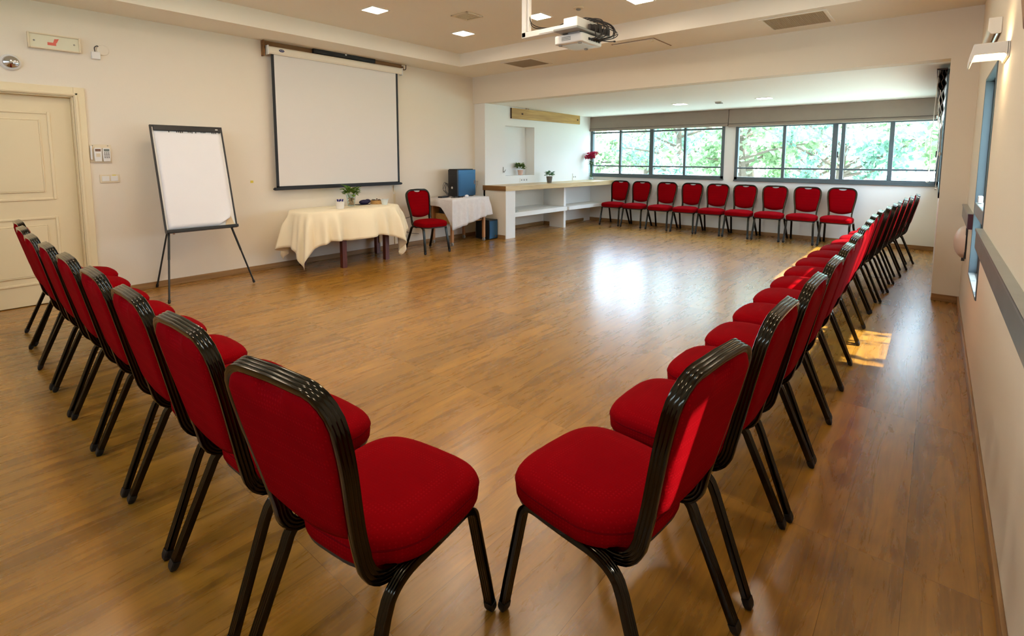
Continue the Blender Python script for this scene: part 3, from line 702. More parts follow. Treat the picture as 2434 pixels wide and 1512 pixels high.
# ------------------------------------------------------------------ projection screen and its backing board
b = thing('mounting_board', 'long dark wooden board on the wall above the projection screen', 'wooden board', (XL, 3.89, 2.75))
MB().box(0.001, 0.03, -1.055, 1.03, -0.01, 0.095).obj('plank', M['board_wood'], b, bevel=0.002)
MB().box(0.0, 0.075, -1.06, -1.045, -0.115, 0.1).obj('bracket', M['board_wood'], b, bevel=0.002); MB().box(0.0, 0.075, 1.02, 1.03, -0.02, 0.04).obj('bracket', M['board_wood'], b, bevel=0.002)
m = MB(); m.tube(loopcurve([(0.03, 1.0, 0.0), (0.05, 1.06, -0.005), (0.05, 1.09, 0.01), (0.05, 1.095, 0.07)]), 0.006, 6); m.obj('hook', M['black'], b, smooth=True)
bx = tag(MB().box(XL + 0.031, XL + 0.075, 3.47, 4.42, 2.765, 2.845).obj('soundbar', M['black'], bevel=0.006), 'long black box with a white light on the board above the screen', 'soundbar')
m = MB(); m.box(XL + 0.0755, XL + 0.078, 3.93, 3.955, 2.80, 2.818); m.obj('indicator', M['white_plastic'], bx)
m = MB(); m.box(XL + 0.0755, XL + 0.077, 3.98, 4.38, 2.826, 2.832); m.obj('light_strip', M['chrome'], bx)
tag(MB().box(XL + 0.031, XL + 0.05, 3.12, 3.42, 2.825, 2.84).obj('cable_cover', M['cream_plastic'], bevel=0.003), 'pale cable cover strip on the wooden board, left of the black box', 'cable cover')
sc = thing('projection_screen', 'white roll-down projection screen with black borders on the left wall', 'projection screen', (XL + 0.075, 3.86, 1.0))
XC = 0.0
m = MB(); m.prism([(-0.02, 1.665), (0.03, 1.66), (0.04, 1.68), (0.04, 1.735), (0.03, 1.75), (-0.02, 1.75)], -0.985, 1.0, 'y'); m.obj('casing', M['casing'], sc, bevel=0.003)
MB().box(-0.028, 0.044, -1.0, -0.985, 1.65, 1.76).obj('end_cap', M['white_plastic'], sc, bevel=0.003); MB().box(-0.028, 0.044, 1.0, 1.015, 1.645, 1.755).obj('end_cap', M['white_plastic'], sc, bevel=0.003)
MB().box(0.004, 0.0065, -0.915, 0.905, 0.045, 1.665).obj('fabric', M['screen'], sc)
m = MB(); m.box(0.0035, 0.007, -0.95, -0.915, 0.03, 1.665); m.box(0.0035, 0.007, 0.905, 0.94, 0.03, 1.665); m.box(0.0035, 0.007, -0.95, 0.94, 0.02, 0.045); m.obj('border', M['screen_black'], sc)
m = MB(); m.box(-0.012, 0.022, -0.975, 0.965, -0.005, 0.03); m.tube([(0.005, -0.99, 0.012), (0.005, 0.985, 0.012)], 0.011, 10); m.obj('bottom_bar', M['screen_black'], sc, bevel=0.003)
m = MB(); m.lathe([(0.001, 0.0002), (0.034, 0.0), (0.034, 0.001), (0.001, 0.0012)], (0.0405, -0.83, 1.712), 24, Matrix(((0, 0, 1, 0), (1.0, 0, 0, 0), (0, 0.5, 0, 0), (0, 0, 0, 1)))); lg = m.obj('logo', M['logo_blue'], sc)
m = MB(); m.tube([(0.0425, -0.852, 1.709), (0.0425, -0.84, 1.716), (0.0425, -0.832, 1.708), (0.0425, -0.82, 1.717), (0.0425, -0.808, 1.71)], 0.0016, 5); m.obj('logo_mark', M['white_plastic'], lg)
m = MB(); m.tube(loopcurve([(XL + 0.08, 4.62, 0.99), (XL + 0.07, 4.66, 0.93), (XL + 0.06, 4.70, 0.875)]), 0.004, 6); m.ball((XL + 0.06, 4.703, 0.865), 0.012)
tag(m.obj('pull_cord', M['cord_white'], smooth=True), 'thin pull cord hanging under the right part of the projection screen', 'cord')
tag(MB().box(XL + 0.001, XL + 0.02, 4.735, 4.765, 0.07, 0.985).obj('cable_trunking', M['cream_plastic'], bevel=0.003), 'vertical cream cable trunking on the wall below the screen', 'cable trunking')

# ------------------------------------------------------------------ wall fixtures on the left wall
t = thing('emergency_sign', 'rectangular cream emergency light box with faded red print above the door', 'emergency light', (XL, 0.93, 2.465))
m = MB()
for a in ((-0.185, -0.172, -0.07, 0.07), (0.172, 0.185, -0.07, 0.07), (-0.172, 0.172, -0.07, -0.057), (-0.172, 0.172, 0.057, 0.07)): m.box(0.001, 0.05, a[0], a[1], a[2], a[3])
m.obj('frame', M['cream_plastic'], t, bevel=0.004)
MB().box(0.001, 0.034, -0.172, 0.172, -0.057, 0.057).obj('diffuser', M['sign_panel'], t)
m = MB(); m.box(0.0345, 0.037, -0.05, 0.01, -0.03, -0.004); m.prism([(-0.01, -0.004), (0.015, -0.004), (0.032, 0.035), (0.0, 0.03)], 0.0345, 0.037, 'x'); m.obj('red_print', M['red_sign'], t)
for y_, z_ in ((-0.14, 0.0), (0.14, 0.0)): m = MB(); m.lathe([(0.008, 0.0), (0.006, 0.006), (0.001, 0.007)], (0.034, y_, z_), 10, Matrix.Rotation(PI / 2, 4, 'Y')); m.obj('screw', M['grey_plastic'], t)
t = thing('junction_box', 'small white box and round cap with loose wire beside the emergency sign', 'junction box', (XL, 1.245, 2.41))
MB().box(0.001, 0.035, -0.05, 0.02, -0.05, 0.02).obj('body', M['white_plastic'], t, bevel=0.005)
m = MB(); m.lathe([(0.05, 0.0), (0.05, 0.006), (0.046, 0.009), (0.001, 0.01)], (0.001, 0.045, 0.045), 24, Matrix.Rotation(PI / 2, 4, 'Y')); m.obj('cap', M['wall'], t, smooth=True)
m = MB(); m.tube(loopcurve([(0.02, -0.02, 0.02), (0.02, -0.022, 0.06), (0.015, 0.0, 0.08), (0.01, 0.01, 0.075)]), 0.004, 6); m.obj('wire', M['cable'], t, smooth=True)
t = thing('wall_spotlight', 'round silver reflector spotlight on the wall above the door, below the sign', 'spotlight', (XL, 0.625, 2.245))
RY = Matrix.Rotation(PI / 2, 4, 'Y')
m = MB(); m.lathe([(0.07, 0.0), (0.072, 0.012), (0.062, 0.03), (0.056, 0.03), (0.045, 0.018)], (0.001, 0, 0), 28, RY); m.obj('ring', M['white_plastic'], t, smooth=True)
m = MB(); m.lathe([(0.056, 0.028), (0.05, 0.045), (0.03, 0.058), (0.001, 0.062)], (0.001, 0, 0), 28, RY); m.obj('reflector', M['chrome'], t, smooth=True)
t = thing('remote_holder', 'clear wall plate beside the door holding remote controls', 'remote holder', (XL, 1.21, 1.44))
MB().box(0.001, 0.006, -0.085, 0.085, -0.09, 0.09).obj('plate', M['cream_plastic'], t, bevel=0.002)
MB().box(0.006, 0.03, -0.082, -0.068, -0.06, 0.075).obj('side_cradle', M['white_plastic'], t, bevel=0.003)
MB().box(0.006, 0.012, -0.066, 0.085, -0.09, -0.078).obj('ledge', M['cream_plastic'], t, bevel=0.002)
for y_ in (-0.06, 0.06): m = MB(); m.lathe([(0.005, 0), (0.004, 0.004), (0.001, 0.005)], (0.006, y_, 0.078), 10, RY); m.obj('screw', M['grey_plastic'], t)
def remote(y, lcd, btn, lab, keys):
    t = thing('remote_control', lab, 'remote control', (XL + 0.0065, y, 1.362), 0, 'remote controls by the door')
    m = MB(); m.prism([(-0.027, 0.0), (0.027, 0.0), (0.031, 0.06), (0.031, 0.125), (0.024, 0.135), (-0.024, 0.135), (-0.031, 0.125), (-0.031, 0.06)], 0.0, 0.022, 'x'); m.obj('body', M['white_plastic'], t, bevel=0.004)
    MB().box(0.0222, 0.0235, -0.022, 0.022, 0.1, 0.124).obj('display', lcd, t)
    m = MB()
    for j in range(4):
        for i in range(3): m.box(0.0222, 0.024, -0.02 + i * 0.0155, -0.02 + i * 0.0155 + 0.009, 0.035 + j * 0.0155, 0.035 + j * 0.0155 + 0.008)
    if keys: m.obj('buttons', btn, t)
    else: MB().box(0.0222, 0.0232, -0.016, 0.016, 0.045, 0.08).obj('flap', M['cream_plastic'], t)
remote(1.186, M['brown_lcd'], None, 'cream remote control with a brown display window in the wall holder', False)
remote(1.254, M['lcd'], M['dark_plastic'], 'white remote control with grey display and dark buttons in the wall holder', True)
t = thing('light_switch', 'cream double light switch plate on the wall below the remote holder', 'light switch', (XL, 1.268, 1.19))
MB().box(0.001, 0.009, -0.08, 0.08, -0.042, 0.042).obj('plate', M['cream_plastic'], t, bevel=0.003)
for y_ in (-0.035, 0.035): MB().box(0.009, 0.015, y_ - 0.03, y_ + 0.03, -0.026, 0.026).obj('rocker', M['white_plastic'], t, bevel=0.003)
MB().box(0.009, 0.0096, 0.02, 0.05, 0.03, 0.038).obj('sticker', M['yellow'], t)
tag(MB().box(XL + 0.0005, XL + 0.002, 2.63, 2.665, 1.095, 1.125).obj('sticker', M['yellow']), 'tiny yellow sticker on the wall between flip chart and screen', 'sticker')

# ------------------------------------------------------------------ flip chart
FX, FY = -5.9, 1.925
t = thing('flip_chart', 'black-framed flip chart easel with blank white pad left of the screen', 'flip chart', (FX, FY, 0))
tb = math.radians(15.5)
def fb(y, s, o=0.0): return Vector((-s * math.sin(tb) + o * math.cos(tb), y, 0.655 + s * math.cos(tb) + o * math.sin(tb)))
def slab(m, y0, y1, s0, s1, o0, o1):
    vs = [fb(y, s, o) for o in (o0, o1) for s in (s0, s1) for y in (y0, y1)]
    m.add(vs, [(0, 1, 3, 2), (4, 6, 7, 5), (0, 4, 5, 1), (2, 3, 7, 6), (0, 2, 6, 4), (1, 5, 7, 3)])
m = MB(); slab(m, -0.335, 0.335, 0.0, 1.12, -0.012, 0.0); m.obj('board', M['white_plastic'], t)
m = MB(); slab(m, -0.342, -0.326, -0.005, 1.125, -0.016, 0.008); slab(m, 0.326, 0.342, -0.005, 1.125, -0.016, 0.008); slab(m, -0.326, 0.326, 1.105, 1.125, -0.016, 0.008); m.obj('frame', M['black'], t, bevel=0.003)
m = MB(); slab(m, -0.34, 0.34, -0.02, 0.012, -0.016, 0.045); m.obj('pen_tray', M['black'], t, bevel=0.004)
m = MB(); slab(m, -0.315, 0.325, 1.06, 1.112, 0.002, 0.024); cl = m.obj('clamp_bar', M['black'], t, bevel=0.005)
m = MB(); slab(m, 0.265, 0.29, 1.082, 1.092, 0.0245, 0.026); m.obj('emblem', M['white_plastic'], cl)
m = MB()
def pg(i, j):
    u, v = i / 19, j / 23; y = -0.31 + 0.615 * u; s = 0.02 + 1.05 * v; o = 0.006 + 0.004 * math.sin(u * 5) * (1 - v)
    k = max(0, (u - 0.82) / 0.18 + (0.12 - v) / 0.12 - 0.6)
    return fb(y - 0.03 * k, s + 0.05 * k, o + 0.035 * k)
m.grid(20, 24, pg); pad_ = m.obj('paper_pad', M['paper'], t, smooth=True, solid=0.003)
m = MB(); slab(m, 0.24, 0.318, 0.014, 0.02, 0.002, 0.004); m.add([fb(0.22, 0.015, 0.0045), fb(0.315, 0.015, 0.0045), fb(0.275, 0.16, 0.0045)], [(0, 1, 2)]); m.obj('curled_corner', M['paper_tan'], pad_)
m = MB(); rnd = random.Random(5)
for k in range(34):
    y = -0.29 + 0.59 * k / 33
    if rnd.random() < 0.6: slab(m, y, y + 0.008, 1.045 + rnd.uniform(-.004, .004), 1.062, 0.012, 0.0125)
m.obj('torn_edge', M['black'], pad_)
def leg(p0, p1, r=0.011):
    m = MB(); p0, p1 = Vector(p0), Vector(p1); q = p0.lerp(p1, 0.45)
    m.tube([p0, q], r, 10); m.tube([q, p1], r * 0.8, 10); lg = m.obj('leg', M['black'], t, smooth=True)
    m = MB(); dr = (p1 - p0).normalized(); m.tube([p1 - dr * 0.03, p1], [r * 1.15, r * 1.05], 10); m.obj('rubber_foot', M['rubber'], lg, smooth=True)
leg(fb(-0.30, 0.06, -0.02), (0.34, -0.44, 0.008)); leg(fb(0.275, 0.04, -0.02), (0.115, 0.445, 0.008)); leg(fb(-0.02, 1.05, -0.025), (-0.472, -0.325, 0.008))
m = MB(); m.lathe([(0.012, 0), (0.012, 0.02)], fb(-0.27, -0.03, 0.0), 12); m.obj('knob', M['chrome'], t, smooth=True)

# ------------------------------------------------------------------ round-ended table with its cream cloth
TX, TY, TZ = -6.0, 3.69, 0.745
def sup(a, ax, ay, e): c, s_ = math.cos(a), math.sin(a); return math.copysign(abs(c) ** (2 / e), c) * ax, math.copysign(abs(s_) ** (2 / e), s_) * ay
t = thing('table', 'wooden table with square dark red-brown legs under a cream cloth', 'table', (TX, TY, 0))
m = MB(); m.prism([sup(2 * PI * i / 48, 0.345, 0.73, 3.0) for i in range(48)], TZ - 0.035, TZ - 0.004, 'z'); m.obj('tabletop', M['mahogany'], t, bevel=0.004)
for lx_, ly_ in ((-0.27, -0.50), (0.255, -0.225), (-0.27, 0.65), (0.215, 0.455)):
    m = MB(); m.box(lx_ - 0.032, lx_ + 0.032, ly_ - 0.032, ly_ + 0.032, 0, TZ - 0.035); m.obj('leg', M['mahogany'], t, bevel=0.003)
m = MB(); m.box(-0.26, 0.22, -0.5, 0.6, TZ - 0.09, TZ - 0.036); m.obj('apron', M['mahogany'], t)
# cloth
NA = 240
def drop(a):
    """how far the cloth hangs at angle a (0 = towards the room, pi/2 = towards the computer)"""
    d = 0.36
    for c, wd, h in ((-1.13, 0.20, 0.33), (0.86, 0.19, 0.345), (-2.0, 0.30, 0.26), (2.1, 0.25, 0.22)):
        q = (a - c + PI) % (2 * PI) - PI; d += h * math.exp(-abs(q / wd) ** 1.25)
    return d
def fold(a): return (0.5 * math.sin(11 * a + 0.6) + 0.5 * math.sin(19 * a + 1.9) + 0.35 * math.sin(29 * a))
rowsv = [(-1, 0.0), (-1, 0.5), (-1, 0.9), (0, 0.0), (1, 0.03), (1, 0.08)] + [(1, 0.08 + 0.92 * k / 12) for k in range(1, 13)]
def cl_(i, j):
    a = 2 * PI * i / NA - PI; kind, f = rowsv[j]
    x, y = sup(a, 0.352, 0.737, 3.0)
    if kind < 0: return (x * max(f, 0.001), y * max(f, 0.001), TZ)
    if kind == 0: return (x * 0.99, y * 0.99, TZ - 0.0005)
    D = drop(a); q = f * D
    nx, ny = sup(a, 1 / 0.352, 1 / 0.737, 1.5); L_ = math.hypot(nx, ny) or 1; nx, ny = nx / L_, ny / L_
    rl = min(1, f * 3)
    out = 0.004 + 0.022 * min(1, f * 5) + (0.085 * fold(a) * f ** 0.6 + 0.075 * f) * rl * (0.5 + 0.5 * min(1, D / 0.5))
    X, Y = x + nx * out, y + ny * out
    X = max(X, XL - TX + 0.018 + 0.006 * math.sin(a * 20))
    return (X, Y, max(0.012, TZ - 0.004 - q + 0.012 * math.sin(11 * a) * f))
m = MB(); m.grid(NA, len(rowsv), cl_, wrap=True)
cloth = m.obj('tablecloth', M['cloth_cream'], smooth=True, solid=0.0022, autosm=80, loc=(TX, TY, 0)); tag(cloth, 'cream cloth with long hanging corners draped over the wooden table', 'tablecloth')
ZT = TZ + 0.002
# things on the table
t = thing('marker_cup', 'white plastic cup of blue-capped markers on the cream tablecloth', 'cup', (-5.88, 3.52, ZT))
m = MB(); m.lathe([(0.047, 0), (0.054, 0.09), (0.057, 0.095), (0.053, 0.095), (0.045, 0.01), (0.001, 0.008)], n=24); m.obj('cup', M['white_plastic'], t, smooth=True)
for k, (dx, dy) in enumerate(((0.02, 0.015), (-0.02, 0.02), (0.0, -0.022), (0.025, -0.02), (-0.025, -0.012), (0.0, 0.03))):
    m = MB(); m.tube([(dx * 0.6, dy * 0.6, 0.012), (dx * 1.2, dy * 1.2, 0.095)], 0.007, 8); mk = tag(m.obj('marker', M['white_plastic'], smooth=True, loc=(-5.88, 3.52, ZT)), 'blue-capped marker standing in the white cup', 'marker', 'markers in the white cup')
    m = MB(); m.tube([(dx * 1.2, dy * 1.2, 0.095), (dx * 1.42, dy * 1.42, 0.122)], 0.008, 8); m.obj('cap', M['blue_ink'], mk, smooth=True)
def foliage(seed, n, rad, zc, zr, size, mb, droop=0.3):
    rnd = random.Random(seed)
    for _ in range(n):
        a = rnd.uniform(0, 2 * PI); r = rad * math.sqrt(rnd.random()); p = Vector((r * math.cos(a), r * math.sin(a), zc + rnd.uniform(-zr, zr)))
        d_ = Vector((math.cos(a), math.sin(a), rnd.uniform(-droop, 0.9))).normalized(); s_ = d_.cross(Vector((0, 0, 1))).normalized(); L_ = size * rnd.uniform(0.7, 1.3); W_ = L_ * 0.36
        n_ = s_.cross(d_)
        mb.add([p, p + d_ * L_ * 0.45 + s_ * W_ + n_ * L_ * 0.08, p + d_ * L_ - n_ * L_ * 0.12, p + d_ * L_ * 0.45 - s_ * W_ + n_ * L_ * 0.08, p + d_ * L_ * 0.5 - n_ * 0.004], [(0, 1, 4), (1, 2, 4), (2, 3, 4), (3, 0, 4)])
t = thing('glass_vase', 'glass vase of pebbles and green leafy stems on the cream tablecloth', 'vase', (-6.07, 3.80, ZT))
m = MB(); m.lathe([(0.042, 0), (0.045, 0.004), (0.058, 0.10), (0.068, 0.165), (0.065, 0.165), (0.054, 0.1), (0.04, 0.012), (0.001, 0.01)], n=28); m.obj('glass', M['vase_glass'], t, smooth=True)
m = MB(); rnd = random.Random(11)
for _ in range(70):
    z = rnd.uniform(0.02, 0.11); r = (0.026 + 0.12 * z) * math.sqrt(rnd.random()); a = rnd.uniform(0, 6.28)
    m.ball((r * math.cos(a), r * math.sin(a), z), rnd.uniform(0.009, 0.014), 8, 5, (1, rnd.uniform(.7, 1), rnd.uniform(.6, .9)))
po = m.obj('pebbles', M['pebble'], t, smooth=True); po['kind'] = 'stuff'
m = MB(); foliage(2, 95, 0.075, 0.205, 0.05, 0.07, m)
for k in range(8): a = k * 0.8; m.tube([(0.01 * math.cos(a), 0.01 * math.sin(a), 0.08), (0.06 * math.cos(a), 0.06 * math.sin(a), 0.21)], 0.0025, 5)
m.obj('leaves', M['leaf'], t, smooth=True)
m = MB(); m.ball((0, 0, 0.035), 0.06, 16, 10, (0.8, 1.35, 0.58)); m.ball((0.005, 0.05, 0.045), 0.045, 12, 8, (0.8, 1.0, 0.7)); o = tag(m.obj('pouch', M['navy'], smooth=True, loc=(-6.15, 4.06, ZT)), 'dark navy pouch lying beside the vase on the cream tablecloth', 'pouch')
m = MB(); m.box(-0.06, 0.06, -0.12, 0.06, 0, 0.008); m.obj('flap', M['dark_plastic'], o, bevel=0.003)
t = thing('wooden_tray', 'round light wooden tray of small dark pieces between navy pouch and pale pot', 'wooden tray', (-6.13, 4.27, ZT))
m = MB(); m.lathe([(0.10, 0), (0.105, 0.0), (0.105, 0.05), (0.098, 0.05), (0.098, 0.004), (0.001, 0.003)], n=32); m.obj('rim', M['light_wood'], t, smooth=True)
m = MB(); rnd = random.Random(8)
for k in range(14): a = k * 0.45; m.ball((0.075 * math.cos(a), 0.075 * math.sin(a), 0.05 + rnd.uniform(0, .012)), 0.013, 8, 5, (1, 1, 0.6))
jo = m.obj('contents', M['pot_dark'], t, smooth=True)
t = thing('small_pot', 'small pale blue-white pot at the right end of the cream tablecloth', 'pot', (-5.92, 4.235, ZT))
m = MB(); m.lathe([(0.036, 0), (0.052, 0.072), (0.056, 0.076), (0.05, 0.076), (0.034, 0.01), (0.001, 0.008)], n=24); m.obj('body', M['ceramic_blue'], t, smooth=True)
m = MB(); m.tube(loopcurve([(0, 0.05, 0.07), (0.0, 0.062, 0.085), (0, 0.068, 0.075)]), 0.003, 6); m.obj('spout', M['ceramic_blue'], t, smooth=True)

# ------------------------------------------------------------------ computer table
PX0, PX1, PY0, PY1, PZ = -6.35, -5.80, 5.42, 6.24, 0.755
t = thing('computer_table', 'wooden table on casters with a drawer under a white damask cloth', 'table', (-6.075, 5.83, 0))
m = MB(); m.box(-0.275, 0.275, -0.41, 0.41, PZ - 0.03, PZ - 0.004); m.obj('tabletop', M['beech'], t, bevel=0.004)
for lx_, ly_ in ((-0.21, -0.385), (0.235, -0.385), (-0.21, 0.31), (0.245, 0.335)):
    m = MB(); m.box(lx_ - 0.021, lx_ + 0.021, ly_ - 0.021, ly_ + 0.021, 0.062, PZ - 0.03); lg = m.obj('leg', M['beech'], t, bevel=0.003)
    m = MB(); m.lathe([(0.001, -0.012), (0.026, -0.012), (0.03, -0.006), (0.03, 0.006), (0.026, 0.012), (0.001, 0.012)], (lx_, ly_, 0.031), 16, Matrix.Rotation(PI / 2, 4, 'X')); m.box(lx_ - 0.014, lx_ + 0.014, ly_ - 0.016, ly_ + 0.016, 0.05, 0.064); m.obj('caster', M['grey_plastic'], lg, smooth=True)
m = MB(); m.box(-0.2, 0.22, -0.385, 0.31, PZ - 0.40, PZ - 0.385); m.box(-0.21, -0.2, -0.385, 0.31, PZ - 0.40, PZ - 0.03); m.obj('shelf', M['oak_x'], t, bevel=0.003)
m = MB(); m.box(-0.19, 0.2, -0.36, 0.29, PZ - 0.385, PZ - 0.25); m.obj('drawer_box', M['oak_x'], t, bevel=0.003)
bx = tag(MB().box(-6.2, -5.95, 5.50, 5.80, PZ - 0.249, PZ - 0.17).obj('black_device', M['black'], bevel=0.008), 'black device lying on the drawer inside the computer table', 'device')
m = MB(); m.box(-5.949, -5.947, 5.56, 5.62, PZ - 0.22, PZ - 0.20); m.obj('panel', M['dark_plastic'], bx)
# damask cloth set askew: front hem runs from low (left) to high (right), short flap on the left
def dcl(i, j):
    # perimeter index i walks left side -> front -> right side; j from the top inwards edge to the hem
    n1, n2, n3 = 14, 40, 14
    hx, hy = 0.285, 0.42
    rc = 0.02
    if i < n1: u = i / n1; x, y, nx, ny = -hx + 2 * hx * u, -hy, 0.0, -1.0; q = u
    elif i < n1 + n2: u = (i - n1) / n2; x, y, nx, ny = hx, -hy + 2 * hy * u, 1.0, 0.0
    else: u = (i - n1 - n2) / n3; x, y, nx, ny = hx - 2 * hx * u, hy, 0.0, 1.0
    if i < n1: d = 0.12 + 0.02 * u + 0.42 * max(0, u - 0.55) ** 1.1 * 1.9
    elif i < n1 + n2: d = 0.49 - 0.19 * u
    else: d = 0.30 - 0.10 * u + 0.05 * math.sin(u * 6)
    if n1 - 3 <= i <= n1 + 2: s = 0.7071; nx, ny = s, -s
    if n1 + n2 - 2 <= i <= n1 + n2 + 2: nx, ny = 0.7071, 0.7071
    f = j / 12
    fo = 0.012 * math.sin(i * 0.55) + 0.010 * math.sin(i * 0.93 + 1)
    o_ = 0.004 + (0.018 + fo + (0.05 if i > n1 + n2 - 3 else 0.0) * f) * min(1, f * 2.2)
    return (x + nx * o_, y + ny * o_, PZ - d * f if j else PZ)
m = MB(); n_i = 14 + 40 + 14 + 1
m.grid(n_i, 13, dcl)
bse = len(m.v)
m.add([(-0.285, -0.42, PZ), (0.285, -0.42, PZ), (0.285, 0.42, PZ), (-0.285, 0.42, PZ)], [(0, 1, 2, 3)])
tag(m.obj('damask_cloth', M['cloth_lace'], smooth=True, solid=0.002, autosm=70, loc=(-6.075, 5.83, 0)), 'white damask cloth hanging askew over the computer table', 'tablecloth')
ZP = PZ + 0.002
t = thing('computer_tower', 'black computer tower with blue-grey side panel on the damask cloth', 'computer', (-6.16, 6.0, ZP), math.radians(6))
TW, TD, TH = 0.20, 0.45, 0.45
m = MB(); m.box(-TW / 2, TW / 2, -TD / 2, TD / 2, 0.012, TH); m.obj('case', M['pc_side'], t, bevel=0.006)
m = MB(); m.box(-TW / 2, TW / 2 - 0.004, -TD / 2 - 0.03, -TD / 2, 0.012, TH); m.box(-TW / 2 + 0.02, TW / 2 - 0.03, -TD / 2 - 0.034, -TD / 2 - 0.03, 0.2, 0.36); m.obj('front_panel', M['pc_front'], t, bevel=0.006)
m = MB(); m.box(TW / 2, TW / 2 + 0.003, -TD / 2 + 0.03, TD / 2 - 0.03, 0.08, TH - 0.07); m.obj('side_panel', M['pc_side'], t, bevel=0.002)
m = MB(); m.box(TW / 2 + 0.001, TW / 2 + 0.008, TD / 2 - 0.05, TD / 2 - 0.025, 0.2, 0.27); m.obj('latch', M['chrome'], t, bevel=0.003)
m = MB(); m.lathe([(0.02, 0), (0.02, 0.005), (0.001, 0.006)], (-0.01, -TD / 2 - 0.034, 0.155), 16, Matrix.Rotation(PI / 2, 4, 'X')); m.obj('power_button', M['chrome'], t, smooth=True)
m = MB(); m.box(-TW / 2 + 0.005, TW / 2 - 0.005, -TD / 2 - 0.02, TD / 2 - 0.06, TH, TH + 0.014); m.obj('top_cover', M['dark_plastic'], t, bevel=0.005)
for sx in (-1, 1):
    for sy in (-1, 1): MB().box(sx * 0.07 - 0.015, sx * 0.07 + 0.015, sy * 0.17 - 0.02, sy * 0.17 + 0.02, 0, 0.012).obj('foot', M['rubber'], t)
m = MB()
for k in range(5): m.tube(loopcurve([(-0.06 + 0.03 * k, TD / 2, 0.30 - 0.03 * k), (-0.05 + 0.03 * k, TD / 2 + 0.06 + 0.01 * k, 0.25), (-0.03 + 0.02 * k, TD / 2 + 0.075 + 0.01 * (k % 3), 0.14), (-0.02 + 0.02 * k, TD / 2 + 0.04, 0.03), (-0.04, TD / 2 + 0.02, 0.02)]), 0.003, 6)
m.obj('rear_cable', M['grey_plastic'], t, smooth=True)
m = MB()
for k in range(4): m.tube(loopcurve([(-0.06, -TD / 2 - 0.034, 0.2 - 0.03 * k), (-0.07, -TD / 2 - 0.09 - 0.02 * k, 0.22 + 0.01 * k), (-0.06, -TD / 2 - 0.15 - 0.05 * (k % 2), 0.13), (-0.05, -TD / 2 - 0.13 + 0.02 * k, 0.05), (-0.03, -TD / 2 - 0.08, 0.012)]), 0.0032, 6)
m.obj('front_cable', M['cable'], t, smooth=True)
tag(MB().box(-0.04, 0.04, -0.1, 0.1, 0, 0.025).obj('power_box', M['black'], bevel=0.005, loc=(-6.16, 5.56, ZP), rotz=0.2), 'flat black power box on the damask cloth left of the computer', 'power box')
m = MB(); m.tube(loopcurve([(0, -0.09, 0.006), (0.04, -0.03, 0.01), (0.05, 0.05, 0.008), (0.0, 0.1, 0.012), (-0.03, 0.04, 0.02), (0.03, -0.05, 0.014), (0.06, 0.12, 0.006)]), 0.005, 6)
tag(m.obj('loose_cable', M['cable'], smooth=True, loc=(-5.99, 5.66, ZP)), 'tangled black cable lying in front of the computer', 'cable')
m = MB(); m.ball((0, 0, 0.02), 0.03, 9, 6, (1, 1.1, 0.68)); rnd = random.Random(4); m.v = [tuple(Vector(v) + Vector((rnd.uniform(-.008, .008), rnd.uniform(-.008, .008), rnd.uniform(0, .008)))) for v in m.v]
tag(m.obj('crumpled_paper', M['paper'], loc=(-5.90, 5.84, ZP)), 'small crumpled white paper at the front corner of the computer', 'paper')
m = MB(); m.tube(loopcurve([(XL + 0.03, 5.30, 0.70), (XL + 0.05, 5.36, 0.82), (XL + 0.06, 5.42, 0.78)]), 0.004, 6); m.tube(loopcurve([(XL + 0.02, 4.80, 0.50), (XL + 0.04, 4.95, 0.46), (XL + 0.03, 5.12, 0.52), (XL + 0.02, 5.30, 0.70)]), 0.004, 6)
m.tube(loopcurve([(XL + 0.02, 4.82, 0.30), (XL + 0.04, 5.0, 0.22), (XL + 0.03, 5.2, 0.18)]), 0.004, 6)
tag(m.obj('wall_cable', M['cable'], smooth=True), 'black cables running along the wall behind the lone chair', 'cable')
t = thing('subwoofer', 'black speaker box standing on the floor right of the computer table', 'speaker', (-5.98, 6.39, 0))
m = MB(); m.box(-0.16, 0.16, -0.10, 0.12, 0.006, 0.34); m.obj('cabinet', M['black'], t, bevel=0.006)
m = MB(); m.box(0.16, 0.166, -0.09, 0.11, 0.02, 0.325); m.obj('front_panel', M['pc_side'], t, bevel=0.003)
m = MB(); m.lathe([(0.014, 0), (0.014, 0.008), (0.001, 0.009)], (0.166, 0.05, 0.06), 14, RY); m.obj('knob', M['chrome'], t, smooth=True)

# ------------------------------------------------------------------ counter in the alcove
t = thing('counter', 'long white built-in counter with wooden top and open shelves in the alcove', 'counter', (0, 0, 0))
m = MB(); XF0, XF1 = -5.642, -5.42
def xf(y): return XF0 + (y - YP) * ((XF1 - XF0) / (9.9 - YP))
ye = YW - 0.004
m.prism([(xa(YP) + 0.002 - 0.05, YP - 0.008), (XF0, YP - 0.008), (xf(ye), ye), (xa(ye) + 0.002, ye), (xa(YP) + 0.004, YP)], 0.835, 0.922, 'z'); m.obj('worktop', M['counter_wood'], t, bevel=0.004)
m = MB(); m.box(xa(YP) - 0.05, XF0 + 0.001, YP - 0.012, YP - 0.008, 0.836, 0.921); m.obj('end_grain', M['counter_end'], t)
m = MB(); m.box(xa(YP) - 0.04, XF0 - 0.012, YP, 6.785, 0.001, 0.835); m.obj('end_panel', M['wall'], t)
m = MB(); m.box(XF0 - 0.0119, XF0 - 0.006, YP + 0.001, 6.784, 0.001, 0.834); m.obj('front_facing', M['wall_white'], t)
m = MB(); m.box(xa(8.5) + 0.003, xf(8.42) - 0.2, 8.40, 8.47, 0.001, 0.835); m.obj('divider', M['wall_white'], t)
